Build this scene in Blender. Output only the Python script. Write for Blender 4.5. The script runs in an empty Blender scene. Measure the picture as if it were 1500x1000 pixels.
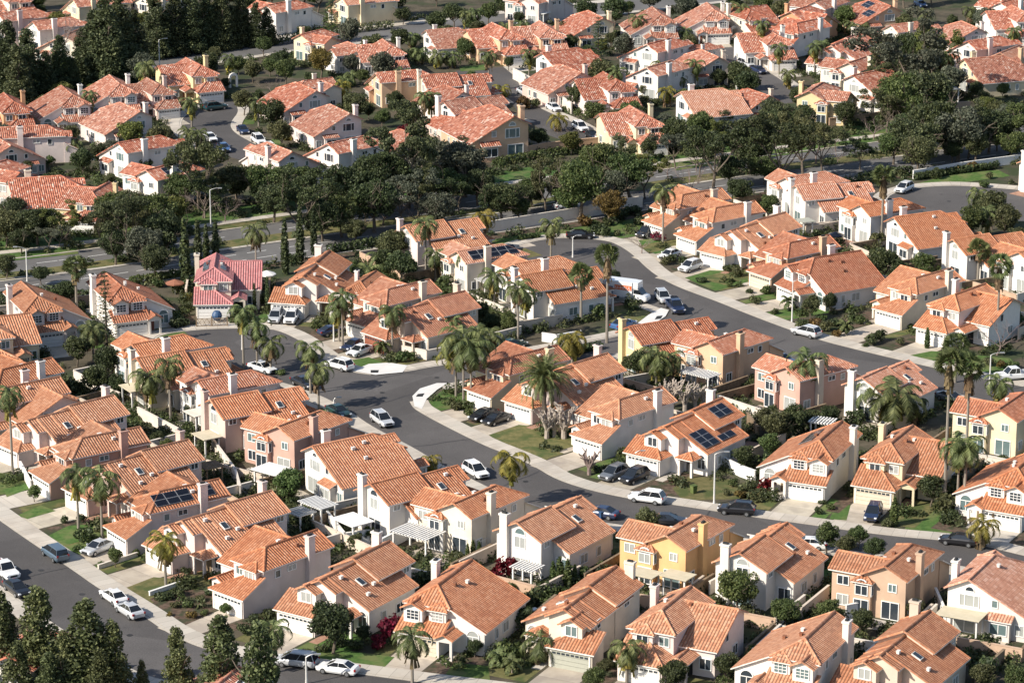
import bpy, math, random
from mathutils import Vector, Matrix
sc = bpy.context.scene
COL = sc.collection
R = math.radians
# ------------------------------------------------------------------ camera / measuring
FPX, PITCH, CAMH = 4700.0, R(16.6), 135.5
cp, sp = math.cos(PITCH), math.sin(PITCH)
def up(px, py, z=0.0):
    """point of the place at height z seen at photo pixel px,py (survey of the photo)"""
    a, b = (px-750)/FPX, -(py-500)/FPX
    d = Vector((a, cp+b*sp, -sp+b*cp))
    t = (z-CAMH)/d.z
    return Vector((d.x*t, d.y*t, z))
def proj(p):
    x, y, z = p[0], p[1], p[2]-CAMH
    f = y*cp - z*sp; u = y*sp + z*cp
    return 750+FPX*x/f, 500-FPX*u/f
TX, TY = (0, 380, 750, 1100), (0, 240, 480, 740)
def tp(t, X, Y):                       # survey sheet (row, column) -> photo pixel
    return TX[t % 10 - 1] + X/3.75, TY[t//10 - 1] + Y/3.75
cam_d = bpy.data.cameras.new('camera'); cam = bpy.data.objects.new('camera', cam_d); COL.objects.link(cam)
cam.location = (0, 0, CAMH); cam.rotation_euler = (R(90)-PITCH, 0, 0)
cam_d.sensor_width = 36; cam_d.lens = FPX*36/1500; cam_d.clip_end = 6000; cam_d.clip_start = 1
sc.camera = cam
# ------------------------------------------------------------------ light
SUN_EL, SUN_AZ = R(36), R(30)          # shadows run to the right and away
w = bpy.data.worlds.new('World'); sc.world = w; w.use_nodes = True
nt = w.node_tree; bg = nt.nodes['Background']
sky = nt.nodes.new('ShaderNodeTexSky'); sky.sky_type = 'NISHITA'; sky.sun_disc = False
sky.sun_elevation = SUN_EL
ld = Vector((math.cos(SUN_AZ)*math.cos(SUN_EL), math.sin(SUN_AZ)*math.cos(SUN_EL), -math.sin(SUN_EL)))
sky.sun_rotation = math.atan2(-ld.x, -ld.y)
nt.links.new(sky.outputs[0], bg.inputs[0]); bg.inputs[1].default_value = 0.112
sd = bpy.data.lights.new('sun', 'SUN'); sd.energy = 4.9; sd.angle = R(0.5); sd.color = (1, .93, .82)
sun = bpy.data.objects.new('sun', sd); COL.objects.link(sun)
sun.rotation_euler = ld.to_track_quat('-Z', 'Y').to_euler()
vs = sc.view_settings; vs.view_transform = 'Standard'; vs.look = 'None'; vs.gamma = 1; vs.use_curve_mapping = False; vs.exposure = 0.5
sc.cycles.max_bounces = 5; sc.cycles.diffuse_bounces = 2; sc.cycles.glossy_bounces = 2; sc.cycles.transmission_bounces = 2
sc.cycles.use_denoising = True
# ------------------------------------------------------------------ materials
def N(nt, typ, **kw):
    n = nt.nodes.new(typ)
    for k, v in kw.items():
        if k == 'op': n.operation = v
        elif k.startswith('i'): n.inputs[int(k[1:])].default_value = v
        else: setattr(n, k, v)
    return n
def mk(name, rough=.8, spec=.3):
    m = bpy.data.materials.new(name); m.use_nodes = True
    b = m.node_tree.nodes['Principled BSDF']
    b.inputs['Roughness'].default_value = rough; b.inputs['Specular IOR Level'].default_value = spec
    return m, m.node_tree, b
def ramp(nt, stops):
    r = nt.nodes.new('ShaderNodeValToRGB'); e = r.color_ramp.elements
    while len(e) < len(stops): e.new(.5)
    for q, (p, c) in zip(e, stops): q.position = p; q.color = (*c, 1)
    return r
def mat_noise(name, c1, c2, scale=1.0, rough=.85, bump=0., detail=6, spec=.25, objrand=0., coord='Object', c3=None, scale2=None):
    m, nt, b = mk(name, rough, spec)
    tc = N(nt, 'ShaderNodeTexCoord')
    no = N(nt, 'ShaderNodeTexNoise'); no.inputs['Scale'].default_value = scale; no.inputs['Detail'].default_value = detail
    no.inputs['Roughness'].default_value = .65
    nt.links.new(tc.outputs[coord], no.inputs['Vector'])
    rp = ramp(nt, [(.36, c1), (.66, c2)]); nt.links.new(no.outputs['Fac'], rp.inputs[0])
    out = rp.outputs[0]
    if c3 is not None:
        n2 = N(nt, 'ShaderNodeTexNoise'); n2.inputs['Scale'].default_value = scale2; n2.inputs['Detail'].default_value = 5
        nt.links.new(tc.outputs[coord], n2.inputs['Vector'])
        r2 = ramp(nt, [(.48, (0, 0, 0)), (.6, (1, 1, 1))]); nt.links.new(n2.outputs['Fac'], r2.inputs[0])
        mx = N(nt, 'ShaderNodeMix', data_type='RGBA'); nt.links.new(r2.outputs[0], mx.inputs[0])
        nt.links.new(out, mx.inputs[6]); mx.inputs[7].default_value = (*c3, 1); out = mx.outputs[2]
    if objrand:
        oi = N(nt, 'ShaderNodeObjectInfo'); hs = N(nt, 'ShaderNodeHueSaturation')
        mr = N(nt, 'ShaderNodeMapRange', i3=1-objrand, i4=1+objrand)
        nt.links.new(oi.outputs['Random'], mr.inputs[0]); nt.links.new(mr.outputs[0], hs.inputs['Value'])
        mr2 = N(nt, 'ShaderNodeMapRange', i3=.5-objrand*.06, i4=.5+objrand*.06)
        ml = N(nt, 'ShaderNodeMath', op='FRACT'); mm = N(nt, 'ShaderNodeMath', op='MULTIPLY', i1=7.31)
        nt.links.new(oi.outputs['Random'], mm.inputs[0]); nt.links.new(mm.outputs[0], ml.inputs[0])
        nt.links.new(ml.outputs[0], mr2.inputs[0]); nt.links.new(mr2.outputs[0], hs.inputs['Hue'])
        nt.links.new(out, hs.inputs['Color']); out = hs.outputs[0]
    nt.links.new(out, b.inputs['Base Color'])
    if bump:
        bp = N(nt, 'ShaderNodeBump'); bp.inputs['Distance'].default_value = bump
        nt.links.new(no.outputs['Fac'], bp.inputs['Height']); nt.links.new(bp.outputs[0], b.inputs['Normal'])
    return m
def mat_flat(name, c, rough=.5, spec=.5, metal=0., coat=0.):
    m, nt, b = mk(name, rough, spec); b.inputs['Base Color'].default_value = (*c, 1)
    b.inputs['Metallic'].default_value = metal; b.inputs['Coat Weight'].default_value = coat
    return m
def mat_tile(name, stops, weather=(.30, .20, .14), wamt=.35, TW=.36, TH=.46):
    """barrel clay tiles: every tile its own fired colour, rows and courses as relief with painted shade"""
    m, nt, b = mk(name, .75, .25); L = nt.links.new
    uv = N(nt, 'ShaderNodeUVMap'); s = N(nt, 'ShaderNodeSeparateXYZ'); L(uv.outputs[0], s.inputs[0])
    du = N(nt, 'ShaderNodeMath', op='DIVIDE', i1=TW); L(s.outputs[0], du.inputs[0])
    dv = N(nt, 'ShaderNodeMath', op='DIVIDE', i1=TH); L(s.outputs[1], dv.inputs[0])
    fu = N(nt, 'ShaderNodeMath', op='FLOOR'); L(du.outputs[0], fu.inputs[0])
    fv = N(nt, 'ShaderNodeMath', op='FLOOR'); L(dv.outputs[0], fv.inputs[0])
    oi = N(nt, 'ShaderNodeObjectInfo'); mo = N(nt, 'ShaderNodeMath', op='MULTIPLY', i1=513.7); L(oi.outputs['Random'], mo.inputs[0])
    c = N(nt, 'ShaderNodeCombineXYZ'); L(fu.outputs[0], c.inputs[0]); L(fv.outputs[0], c.inputs[1]); L(mo.outputs[0], c.inputs[2])
    wn = N(nt, 'ShaderNodeTexWhiteNoise', noise_dimensions='3D'); L(c.outputs[0], wn.inputs['Vector'])
    rp = ramp(nt, stops); L(wn.outputs['Value'], rp.inputs[0])
    no = N(nt, 'ShaderNodeTexNoise', noise_dimensions='4D'); no.inputs['Scale'].default_value = .45; no.inputs['Detail'].default_value = 5
    L(uv.outputs[0], no.inputs['Vector']); L(mo.outputs[0], no.inputs['W'])
    r2 = ramp(nt, [(.42, (0, 0, 0)), (.75, (wamt,)*3)]); L(no.outputs['Fac'], r2.inputs[0])
    mx = N(nt, 'ShaderNodeMix', data_type='RGBA'); L(r2.outputs[0], mx.inputs[0]); L(rp.outputs[0], mx.inputs[6]); mx.inputs[7].default_value = (*weather, 1)
    hs = N(nt, 'ShaderNodeHueSaturation'); mr = N(nt, 'ShaderNodeMapRange', i3=.82, i4=1.12); L(oi.outputs['Random'], mr.inputs[0]); L(mr.outputs[0], hs.inputs['Value'])
    mf = N(nt, 'ShaderNodeMath', op='MULTIPLY', i1=17.3); fr2 = N(nt, 'ShaderNodeMath', op='FRACT'); mh = N(nt, 'ShaderNodeMapRange', i3=.497, i4=.5035); ms = N(nt, 'ShaderNodeMapRange', i3=1.0, i4=.88)
    L(oi.outputs['Random'], mf.inputs[0]); L(mf.outputs[0], fr2.inputs[0]); L(fr2.outputs[0], mh.inputs[0]); L(mh.outputs[0], hs.inputs['Hue']); L(fr2.outputs[0], ms.inputs[0]); L(ms.outputs[0], hs.inputs['Saturation'])
    L(mx.outputs[2], hs.inputs['Color'])
    # relief
    au = N(nt, 'ShaderNodeMath', op='MULTIPLY', i1=math.pi); L(du.outputs[0], au.inputs[0])
    sn = N(nt, 'ShaderNodeMath', op='SINE'); L(au.outputs[0], sn.inputs[0])
    ab = N(nt, 'ShaderNodeMath', op='ABSOLUTE'); L(sn.outputs[0], ab.inputs[0])
    fr = N(nt, 'ShaderNodeMath', op='FRACT'); L(dv.outputs[0], fr.inputs[0])
    ma = N(nt, 'ShaderNodeMath', op='MULTIPLY_ADD', i1=-.75); L(fr.outputs[0], ma.inputs[0]); L(ab.outputs[0], ma.inputs[2])
    bp = N(nt, 'ShaderNodeBump'); bp.inputs['Distance'].default_value = .12; bp.inputs['Strength'].default_value = 1
    L(ma.outputs[0], bp.inputs['Height']); L(bp.outputs[0], b.inputs['Normal'])
    g1 = N(nt, 'ShaderNodeMapRange', i1=.0, i2=.55, i3=.52, i4=1.0); L(ab.outputs[0], g1.inputs[0])  # shade between barrels and at course lips, painted into the tile colour
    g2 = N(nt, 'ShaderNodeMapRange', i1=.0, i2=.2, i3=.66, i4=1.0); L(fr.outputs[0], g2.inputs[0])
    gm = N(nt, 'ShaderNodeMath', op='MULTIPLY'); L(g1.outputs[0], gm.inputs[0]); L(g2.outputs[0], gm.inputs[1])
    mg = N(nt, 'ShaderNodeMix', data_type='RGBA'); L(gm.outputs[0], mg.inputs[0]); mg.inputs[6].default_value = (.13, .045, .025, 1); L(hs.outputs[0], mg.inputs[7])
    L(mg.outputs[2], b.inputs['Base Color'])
    return m
M = {}
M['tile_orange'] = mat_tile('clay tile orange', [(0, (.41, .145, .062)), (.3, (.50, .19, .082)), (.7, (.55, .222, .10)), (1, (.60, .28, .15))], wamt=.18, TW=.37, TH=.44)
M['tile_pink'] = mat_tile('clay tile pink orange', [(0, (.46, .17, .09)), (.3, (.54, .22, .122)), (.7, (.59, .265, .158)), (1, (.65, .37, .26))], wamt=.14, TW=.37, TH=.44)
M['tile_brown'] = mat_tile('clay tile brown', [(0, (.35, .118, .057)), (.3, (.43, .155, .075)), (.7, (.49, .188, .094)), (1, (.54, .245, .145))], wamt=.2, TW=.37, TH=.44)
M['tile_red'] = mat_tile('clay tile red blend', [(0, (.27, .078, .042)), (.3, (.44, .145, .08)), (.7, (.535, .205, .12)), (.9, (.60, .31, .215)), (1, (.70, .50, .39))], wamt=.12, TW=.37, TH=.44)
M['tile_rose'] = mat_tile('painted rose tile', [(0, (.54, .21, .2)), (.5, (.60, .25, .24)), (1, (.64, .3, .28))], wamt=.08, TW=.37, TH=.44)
WALLC = {'white': (.76, .71, .65), 'cream': (.72, .64, .52), 'beige': (.62, .52, .42), 'pink': (.66, .50, .43), 'rose': (.56, .35, .28), 'peach': (.64, .43, .28),
         'tan': (.53, .37, .26), 'yellow': (.69, .55, .32), 'pale': (.71, .60, .41), 'gold': (.72, .43, .20), 'orange': (.55, .32, .18), 'blush': (.70, .60, .55)}
for k, c in WALLC.items():
    M['w_'+k] = mat_noise('stucco '+k, tuple(x*.93 for x in c), tuple(min(.85, x*1.04) for x in c), .9, .9, 0, objrand=.03, c3=tuple(x*.84 for x in c), scale2=.22)
M['trim'] = mat_noise('painted trim', (.66, .61, .55), (.75, .71, .66), 2, .6)
M['frame'] = mat_flat('window frame white', (.78, .77, .74), .4)
M['glass'] = mat_flat('window glass dark', (.035, .045, .055), .06, .6)
M['glass2'] = mat_flat('window glass with blinds', (.34, .35, .33), .12, .6)
M['glass3'] = mat_flat('window glass greenish', (.12, .17, .17), .08, .6)
M['gdoor'] = mat_noise('garage door paint', (.72, .70, .66), (.78, .76, .72), 3, .5)
M['gdoor2'] = mat_noise('garage door tan paint', (.56, .49, .38), (.62, .55, .43), 3, .5)
M['gdoor3'] = mat_noise('garage door grey green paint', (.36, .36, .30), (.4, .4, .33), 3, .5)
M['gdoor4'] = mat_noise('garage door brick red paint', (.25, .09, .055), (.29, .11, .07), 3, .5)
M['dark'] = mat_flat('dark opening', (.02, .02, .02), .8)
M['metal'] = mat_flat('galvanised', (.45, .45, .44), .45, .5, .6)
M['polewhite'] = mat_flat('concrete pole', (.62, .60, .56), .7)
M['solar'] = mat_flat('solar glass', (.008, .009, .014), .18, .5)
M['solarframe'] = mat_flat('solar frame', (.25, .26, .28), .4)
def mat_asphalt(name, c1, c2, stain):
    m, nt, b = mk(name, .88, .25); L = nt.links.new; tc = N(nt, 'ShaderNodeTexCoord')
    def noise(s, d): 
        n = N(nt, 'ShaderNodeTexNoise'); n.inputs['Scale'].default_value = s; n.inputs['Detail'].default_value = d; n.inputs['Roughness'].default_value = .7; L(tc.outputs['Object'], n.inputs['Vector']); return n
    r1 = ramp(nt, [(.3, c1), (.7, c2)]); L(noise(.06, 12).outputs['Fac'], r1.inputs[0])
    vo = N(nt, 'ShaderNodeTexVoronoi'); vo.inputs['Scale'].default_value = .055; L(tc.outputs['Object'], vo.inputs['Vector'])
    r2 = ramp(nt, [(.0, (.86,)*3), (1, (1.12,)*3)]); sx = N(nt, 'ShaderNodeSeparateColor'); L(vo.outputs['Color'], sx.inputs[0]); L(sx.outputs[0], r2.inputs[0])
    m1 = N(nt, 'ShaderNodeMix', data_type='RGBA', blend_type='MULTIPLY', i0=1.0); L(r1.outputs[0], m1.inputs[6]); L(r2.outputs[0], m1.inputs[7])
    r3 = ramp(nt, [(.60, (0, 0, 0)), (.72, (.6,)*3)]); L(noise(.55, 4).outputs['Fac'], r3.inputs[0])
    m2 = N(nt, 'ShaderNodeMix', data_type='RGBA'); L(r3.outputs[0], m2.inputs[0]); L(m1.outputs[2], m2.inputs[6]); m2.inputs[7].default_value = (*stain, 1)
    r4 = ramp(nt, [(.40, (.85,)*3), (.6, (1.15,)*3)]); L(noise(6, 3).outputs['Fac'], r4.inputs[0])
    m3 = N(nt, 'ShaderNodeMix', data_type='RGBA', blend_type='MULTIPLY', i0=1.0); L(m2.outputs[2], m3.inputs[6]); L(r4.outputs[0], m3.inputs[7])
    L(m3.outputs[2], b.inputs['Base Color']); return m
M['asphalt'] = mat_asphalt('asphalt', (.070, .065, .063), (.112, .104, .100), (.052, .049, .048))
M['asphalt2'] = mat_noise('asphalt worn', (.11, .105, .10), (.15, .145, .14), .12, .9, 0, 9)
M['walk'] = mat_noise('concrete walk', (.43, .38, .32), (.53, .48, .41), .35, .9, 0, 8, c3=(.47, .43, .37), scale2=.08)
def joints(m, every, dark=.62):
    nt = m.node_tree; L = nt.links.new; b = nt.nodes['Principled BSDF']; src = b.inputs['Base Color'].links[0].from_socket
    uv = N(nt, 'ShaderNodeUVMap'); s = N(nt, 'ShaderNodeSeparateXYZ'); L(uv.outputs[0], s.inputs[0]); d = N(nt, 'ShaderNodeMath', op='DIVIDE', i1=every); L(s.outputs[0], d.inputs[0])
    f = N(nt, 'ShaderNodeMath', op='FRACT'); L(d.outputs[0], f.inputs[0]); c = N(nt, 'ShaderNodeMath', op='LESS_THAN', i1=.06/every); L(f.outputs[0], c.inputs[0])
    fl = N(nt, 'ShaderNodeMath', op='FLOOR'); L(d.outputs[0], fl.inputs[0]); wn = N(nt, 'ShaderNodeTexWhiteNoise', noise_dimensions='1D'); L(fl.outputs[0], wn.inputs['W'])
    r = ramp(nt, [(0, (.86,)*3), (1, (1.08,)*3)]); L(wn.outputs['Value'], r.inputs[0])
    x = N(nt, 'ShaderNodeMix', data_type='RGBA', blend_type='MULTIPLY', i0=1.0); L(src, x.inputs[6]); L(r.outputs[0], x.inputs[7])
    y = N(nt, 'ShaderNodeMix', data_type='RGBA', blend_type='MULTIPLY'); L(c.outputs[0], y.inputs[0]); L(x.outputs[2], y.inputs[6]); y.inputs[7].default_value = (dark, dark, dark, 1)
    L(y.outputs[2], b.inputs['Base Color'])
joints(M['walk'], 1.6)
M['drive'] = mat_noise('concrete drive', (.43, .37, .29), (.52, .46, .37), .5, .9, 0, 8, c3=(.38, .33, .27), scale2=.3, objrand=.1)
M['ramp'] = mat_noise('new concrete', (.60, .58, .55), (.68, .66, .63), .5, .9)
M['soil'] = mat_noise('yard soil', (.045, .040, .026), (.115, .095, .065), .25, .95, 0, 9, c3=(.040, .052, .022), scale2=.12)
M['lawn'] = mat_noise('lawn green', (.042, .088, .018), (.090, .150, .036), 1.6, .95, .03, 9, objrand=.15, c3=(.12, .14, .048), scale2=.3)
M['lawndry'] = mat_noise('lawn dry', (.10, .10, .035), (.19, .165, .07), 1.1, .95, .03, 9, objrand=.12, c3=(.075, .095, .03), scale2=.35)
M['mulch'] = mat_noise('mulch bed', (.06, .038, .026), (.15, .105, .075), 1.4, .95, .03, 9, c3=(.045, .05, .025), scale2=.6)
joints(M['drive'], 3.1)
M['brick'] = mat_noise('brick paving', (.28, .15, .10), (.4, .24, .17), 1.8, .9)
M['paint'] = mat_flat('road paint', (.62, .61, .58), .8)
M['crack'] = mat_flat('tar seam', (.035, .033, .033), .7)
M['gwall'] = mat_noise('garden wall stucco', (.60, .53, .45), (.68, .62, .54), .7, .9)
M['wood'] = mat_noise('weathered timber', (.16, .11, .07), (.27, .2, .13), 2, .8)
M['pwhite'] = mat_noise('white painted timber', (.70, .68, .64), (.78, .76, .72), 2, .6)
M['canvas'] = mat_noise('beige patio roofing', (.50, .44, .31), (.58, .51, .38), 1, .8)
def leafmat(name, c1, c2, sc_=1.1, rnd=.18):
    """sprays of leaves: every leaf its own green, light passing through a little"""
    m, nt, b = mk(name, .6, .3); L = nt.links.new
    g_ = N(nt, 'ShaderNodeNewGeometry'); rp = ramp(nt, [(0, tuple(x*.55 for x in c1)), (.45, c1), (.8, c2), (1, tuple(x*1.45 for x in c2))])
    tc = N(nt, 'ShaderNodeTexCoord'); no = N(nt, 'ShaderNodeTexNoise'); no.inputs['Scale'].default_value = sc_; no.inputs['Detail'].default_value = 2; L(tc.outputs['Object'], no.inputs['Vector'])
    ad = N(nt, 'ShaderNodeMath', op='MULTIPLY_ADD', i1=.62, i2=-.12); L(g_.outputs['Random Per Island'], ad.inputs[0])
    ad2 = N(nt, 'ShaderNodeMath', op='MULTIPLY_ADD', i1=.62); L(no.outputs['Fac'], ad2.inputs[0]); L(ad.outputs[0], ad2.inputs[2]); L(ad2.outputs[0], rp.inputs[0])
    oi = N(nt, 'ShaderNodeObjectInfo'); hs = N(nt, 'ShaderNodeHueSaturation'); mr = N(nt, 'ShaderNodeMapRange', i3=1-rnd, i4=1+rnd*1.3); L(oi.outputs['Random'], mr.inputs[0]); L(mr.outputs[0], hs.inputs['Value'])
    mm = N(nt, 'ShaderNodeMath', op='MULTIPLY', i1=7.31); fr = N(nt, 'ShaderNodeMath', op='FRACT'); m2 = N(nt, 'ShaderNodeMapRange', i3=.485, i4=.52)
    L(oi.outputs['Random'], mm.inputs[0]); L(mm.outputs[0], fr.inputs[0]); L(fr.outputs[0], m2.inputs[0]); L(m2.outputs[0], hs.inputs['Hue'])
    L(rp.outputs[0], hs.inputs['Color']); L(hs.outputs[0], b.inputs['Base Color'])
    tr = N(nt, 'ShaderNodeBsdfTranslucent'); L(hs.outputs[0], tr.inputs[0]); mx = N(nt, 'ShaderNodeMixShader', i0=.25)
    L(b.outputs[0], mx.inputs[1]); L(tr.outputs[0], mx.inputs[2]); L(mx.outputs[0], nt.nodes['Material Output'].inputs[0])
    return m
M['lf_dark'] = leafmat('foliage dark', (.040, .055, .021), (.100, .118, .046))
M['lf_mid'] = leafmat('foliage mid', (.060, .086, .026), (.145, .170, .058))
M['lf_olive'] = leafmat('foliage olive', (.068, .074, .030), (.16, .16, .068))
M['lf_gold'] = leafmat('foliage gold', (.10, .085, .02), (.24, .18, .045))
M['lf_rust'] = leafmat('foliage rusty', (.10, .06, .02), (.2, .13, .04))
M['lf_light'] = leafmat('foliage light', (.075, .11, .030), (.17, .21, .075))
M['lf_red'] = leafmat('bougainvillea', (.10, .006, .015), (.22, .015, .035))
M['lf_pine'] = leafmat('pine needles', (.046, .060, .026), (.135, .150, .066), .9)
M['lf_conifer'] = leafmat('conifer sprays', (.070, .085, .032), (.19, .205, .085), .9)
M['lf_palm'] = leafmat('palm frond', (.075, .095, .030), (.195, .215, .085), .8)
M['lf_grey'] = leafmat('foliage grey green', (.075, .085, .055), (.165, .17, .115))
M['lf_yel'] = leafmat('foliage yellow green', (.09, .10, .025), (.21, .21, .06))
M['lf_palmy'] = leafmat('palm frond yellow', (.12, .11, .02), (.30, .24, .05), .8)
M['lf_dead'] = leafmat('dead fronds', (.12, .08, .04), (.24, .17, .09), .8)
M['bark'] = mat_noise('bark grey brown', (.09, .07, .052), (.19, .155, .12), 2.5, .95)
M['palmbark'] = mat_noise('palm trunk', (.17, .145, .115), (.30, .265, .22), 2.5, .95)
M['palebark'] = mat_noise('pale bark', (.30, .25, .205), (.45, .385, .325), 2, .95)
M['twig'] = mat_noise('bare twigs', (.16, .12, .105), (.27, .21, .185), 2, .95, objrand=.15)
# ------------------------------------------------------------------ mesh builder
class MB:
    def __init__(s, m=1): s.v = []; s.f = []; s.mi = []; s.uv = []; s.m = m; s.sm = []
    def poly(s, pts, mat=0, uv=None, smooth=False):
        if s.m < 0:
            pts = [(-p[0], p[1], p[2]) for p in pts][::-1]
            if uv: uv = uv[::-1]
        n = len(s.v); s.v.extend([tuple(p) for p in pts]); s.f.append(tuple(range(n, n+len(pts)))); s.mi.append(mat); s.uv.append(uv); s.sm.append(smooth)
    def box(s, x0, x1, y0, y1, z0, z1, mat=0, top=None):
        a = [(x0, y0, z0), (x1, y0, z0), (x1, y1, z0), (x0, y1, z0)]; b = [(p[0], p[1], z1) for p in a]
        s.poly(b, mat if top is None else top); s.poly(a[::-1], mat)
        for i in range(4):
            j = (i+1) % 4; s.poly([a[i], a[j], b[j], b[i]], mat)
    def obox(s, c, ax, half, z0, z1, mat=0):
        """box with centre c, axis angle ax, half sizes"""
        ca, sa = math.cos(ax), math.sin(ax)
        a = [(c[0]+ca*x-sa*y, c[1]+sa*x+ca*y, z0) for x, y in ((-half[0], -half[1]), (half[0], -half[1]), (half[0], half[1]), (-half[0], half[1]))]
        b = [(p[0], p[1], z1) for p in a]
        s.poly(b, mat); s.poly(a[::-1], mat)
        for i in range(4):
            j = (i+1) % 4; s.poly([a[i], a[j], b[j], b[i]], mat)
    def tube(s, p, q, r0, r1, n=6, mat=0, cap=True):
        p, q = Vector(p), Vector(q); d = (q-p)
        if d.length < 1e-6: return
        d.normalize(); a = d.orthogonal().normalized(); b = d.cross(a)
        A = [p+(a*math.cos(2*math.pi*i/n)+b*math.sin(2*math.pi*i/n))*r0 for i in range(n)]
        B = [q+(a*math.cos(2*math.pi*i/n)+b*math.sin(2*math.pi*i/n))*r1 for i in range(n)]
        for i in range(n):
            j = (i+1) % n; s.poly([A[i], A[j], B[j], B[i]], mat, smooth=True)
        if cap: s.poly(B, mat); s.poly(A[::-1], mat)
    def slab(s, pts, th=.15, mat=0, edge=1):
        """roof plane: tiled top with uv in metres, fascia edge, underside"""
        P = [Vector(p) for p in pts]
        n = (P[1]-P[0]).cross(P[2]-P[0])
        if n.z < 0: P = P[::-1]; n = -n
        n.normalize()
        e = Vector((0, 0, 1)).cross(n)
        if e.length < 1e-4: e = Vector((1, 0, 0))
        e.normalize(); d = n.cross(e)
        uv = [(p.dot(e), p.dot(d)) for p in P]
        s.poly(P, mat, uv)
        Q = [p-Vector((0, 0, th)) for p in P]
        s.poly(Q[::-1], edge)
        for i in range(len(P)):
            j = (i+1) % len(P); s.poly([Q[i], Q[j], P[j], P[i]], edge)
    def cap(s, p, q, r=.15, mat=0):
        p, q = Vector(p), Vector(q); d = (q-p); L = d.length; d.normalize()
        side = d.cross(Vector((0, 0, 1))).normalized()*r; upv = side.cross(d).normalized()*r
        if upv.z < 0: upv = -upv
        pr = [(-1, -.5), (-.75, .45), (0, .85), (.75, .45), (1, -.5)]
        A = [p+side*a+upv*b for a, b in pr]; B = [q+side*a+upv*b for a, b in pr]
        for i in range(4):
            fl = [A[i], A[i+1], B[i+1], B[i]]
            n = (fl[1]-fl[0]).cross(fl[2]-fl[0])
            if n.dot(upv)+n.dot(side)*(pr[i][0]+pr[i+1][0]) < 0: fl = fl[::-1]
            u = [(.18, (x-p).dot(d)) for x in fl]
            s.poly(fl, mat, u)
        s.poly(A, mat, [(0, 0)]*5); s.poly(B[::-1], mat, [(0, 0)]*5)
    def mesh(s, name, nslots=1):
        me = bpy.data.meshes.new(name); me.from_pydata(s.v, [], s.f)
        if any(u is not None for u in s.uv):
            l = me.uv_layers.new(name='UVMap'); flat = []
            for f, u in zip(s.f, s.uv):
                for k in range(len(f)): flat.extend(u[k] if u is not None else (0, 0))
            l.data.foreach_set('uv', flat)
        for _ in range(nslots): me.materials.append(M['trim'])
        me.polygons.foreach_set('material_index', s.mi); me.polygons.foreach_set('use_smooth', s.sm)
        me.update(); return me
def link(name, data, mats=None, parent=None, loc=(0, 0, 0), rz=0, sc3=None):
    o = bpy.data.objects.new(name, data); COL.objects.link(o)
    if mats:
        for i, m in enumerate(mats):
            sl = o.material_slots[i]; sl.link = 'OBJECT'; sl.material = m if not isinstance(m, str) else M[m]
    o.location = loc; o.rotation_euler = (0, 0, rz)
    if sc3 is not None: o.scale = sc3 if hasattr(sc3, '__len__') else (sc3,)*3
    if parent is not None: o.parent = parent
    return o
def tag(o, label=None, cat=None, group=None, kind=None):
    if label: o['label'] = label
    if cat: o['category'] = cat
    if group: o['group'] = group
    if kind: o['kind'] = kind
    return o
TODO = []                # things whose label is settled at the end: (object, phrase, x, y)
HOUSES = []              # dicts: ref, pos, pix
def later(o, phrase, cat, group=None):
    tag(o, None, cat, group); TODO.append((o, phrase)); return o
def pip(x, y, poly):
    c = False; j = len(poly)-1
    for i in range(len(poly)):
        a, b = poly[i], poly[j]
        if (a[1] > y) != (b[1] > y) and x < (b[0]-a[0])*(y-a[1])/(b[1]-a[1])+a[0]: c = not c
        j = i
    return c
# ------------------------------------------------------------------ ground, streets
def sheet(name, pts, z, mat, kind='structure'):
    mb = MB(); P = [(p[0], p[1], z) for p in pts]
    a = sum(P[i][0]*P[(i+1) % len(P)][1]-P[(i+1) % len(P)][0]*P[i][1] for i in range(len(P)))
    if a < 0: P = P[::-1]
    e = (Vector(P[1])-Vector(P[0])).normalized(); f = Vector((-e.y, e.x, 0)); q0 = Vector(P[0])
    mb.poly(P, 0, [((Vector(p)-q0).dot(f), (Vector(p)-q0).dot(e)) for p in P]); o = link(name, mb.mesh(name), [mat]); tag(o, kind=kind); return o
def gp(L): return [up(x, y).to_2d() for x, y in L]
def smooth(P, it=1):
    for _ in range(it):
        Q = [P[0]]
        for a, b in zip(P, P[1:]): Q += [a*.75+b*.25, a*.25+b*.75]
        P = Q+[P[-1]]
    return P
g = MB(); g.poly([(-3000, -500, 0), (3000, -500, 0), (3000, 5500, 0), (-3000, 5500, 0)])
tag(link('ground', g.mesh('ground'), ['soil']), kind='structure')
ROADS = []
def road(pts, z, mat='asphalt', name='street'):
    P = gp(pts) if not isinstance(pts[0], Vector) else pts
    ROADS.append(P); return sheet(name, P, z, mat)
def offset(P, d):
    out = []
    for i, p in enumerate(P):
        a = P[max(0, i-1)]; b = P[min(len(P)-1, i+1)]; t = (b-a)
        if t.length < 1e-6: t = Vector((1, 0))
        t.normalize(); out.append(p+Vector((-t.y, t.x))*d)
    return out
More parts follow.
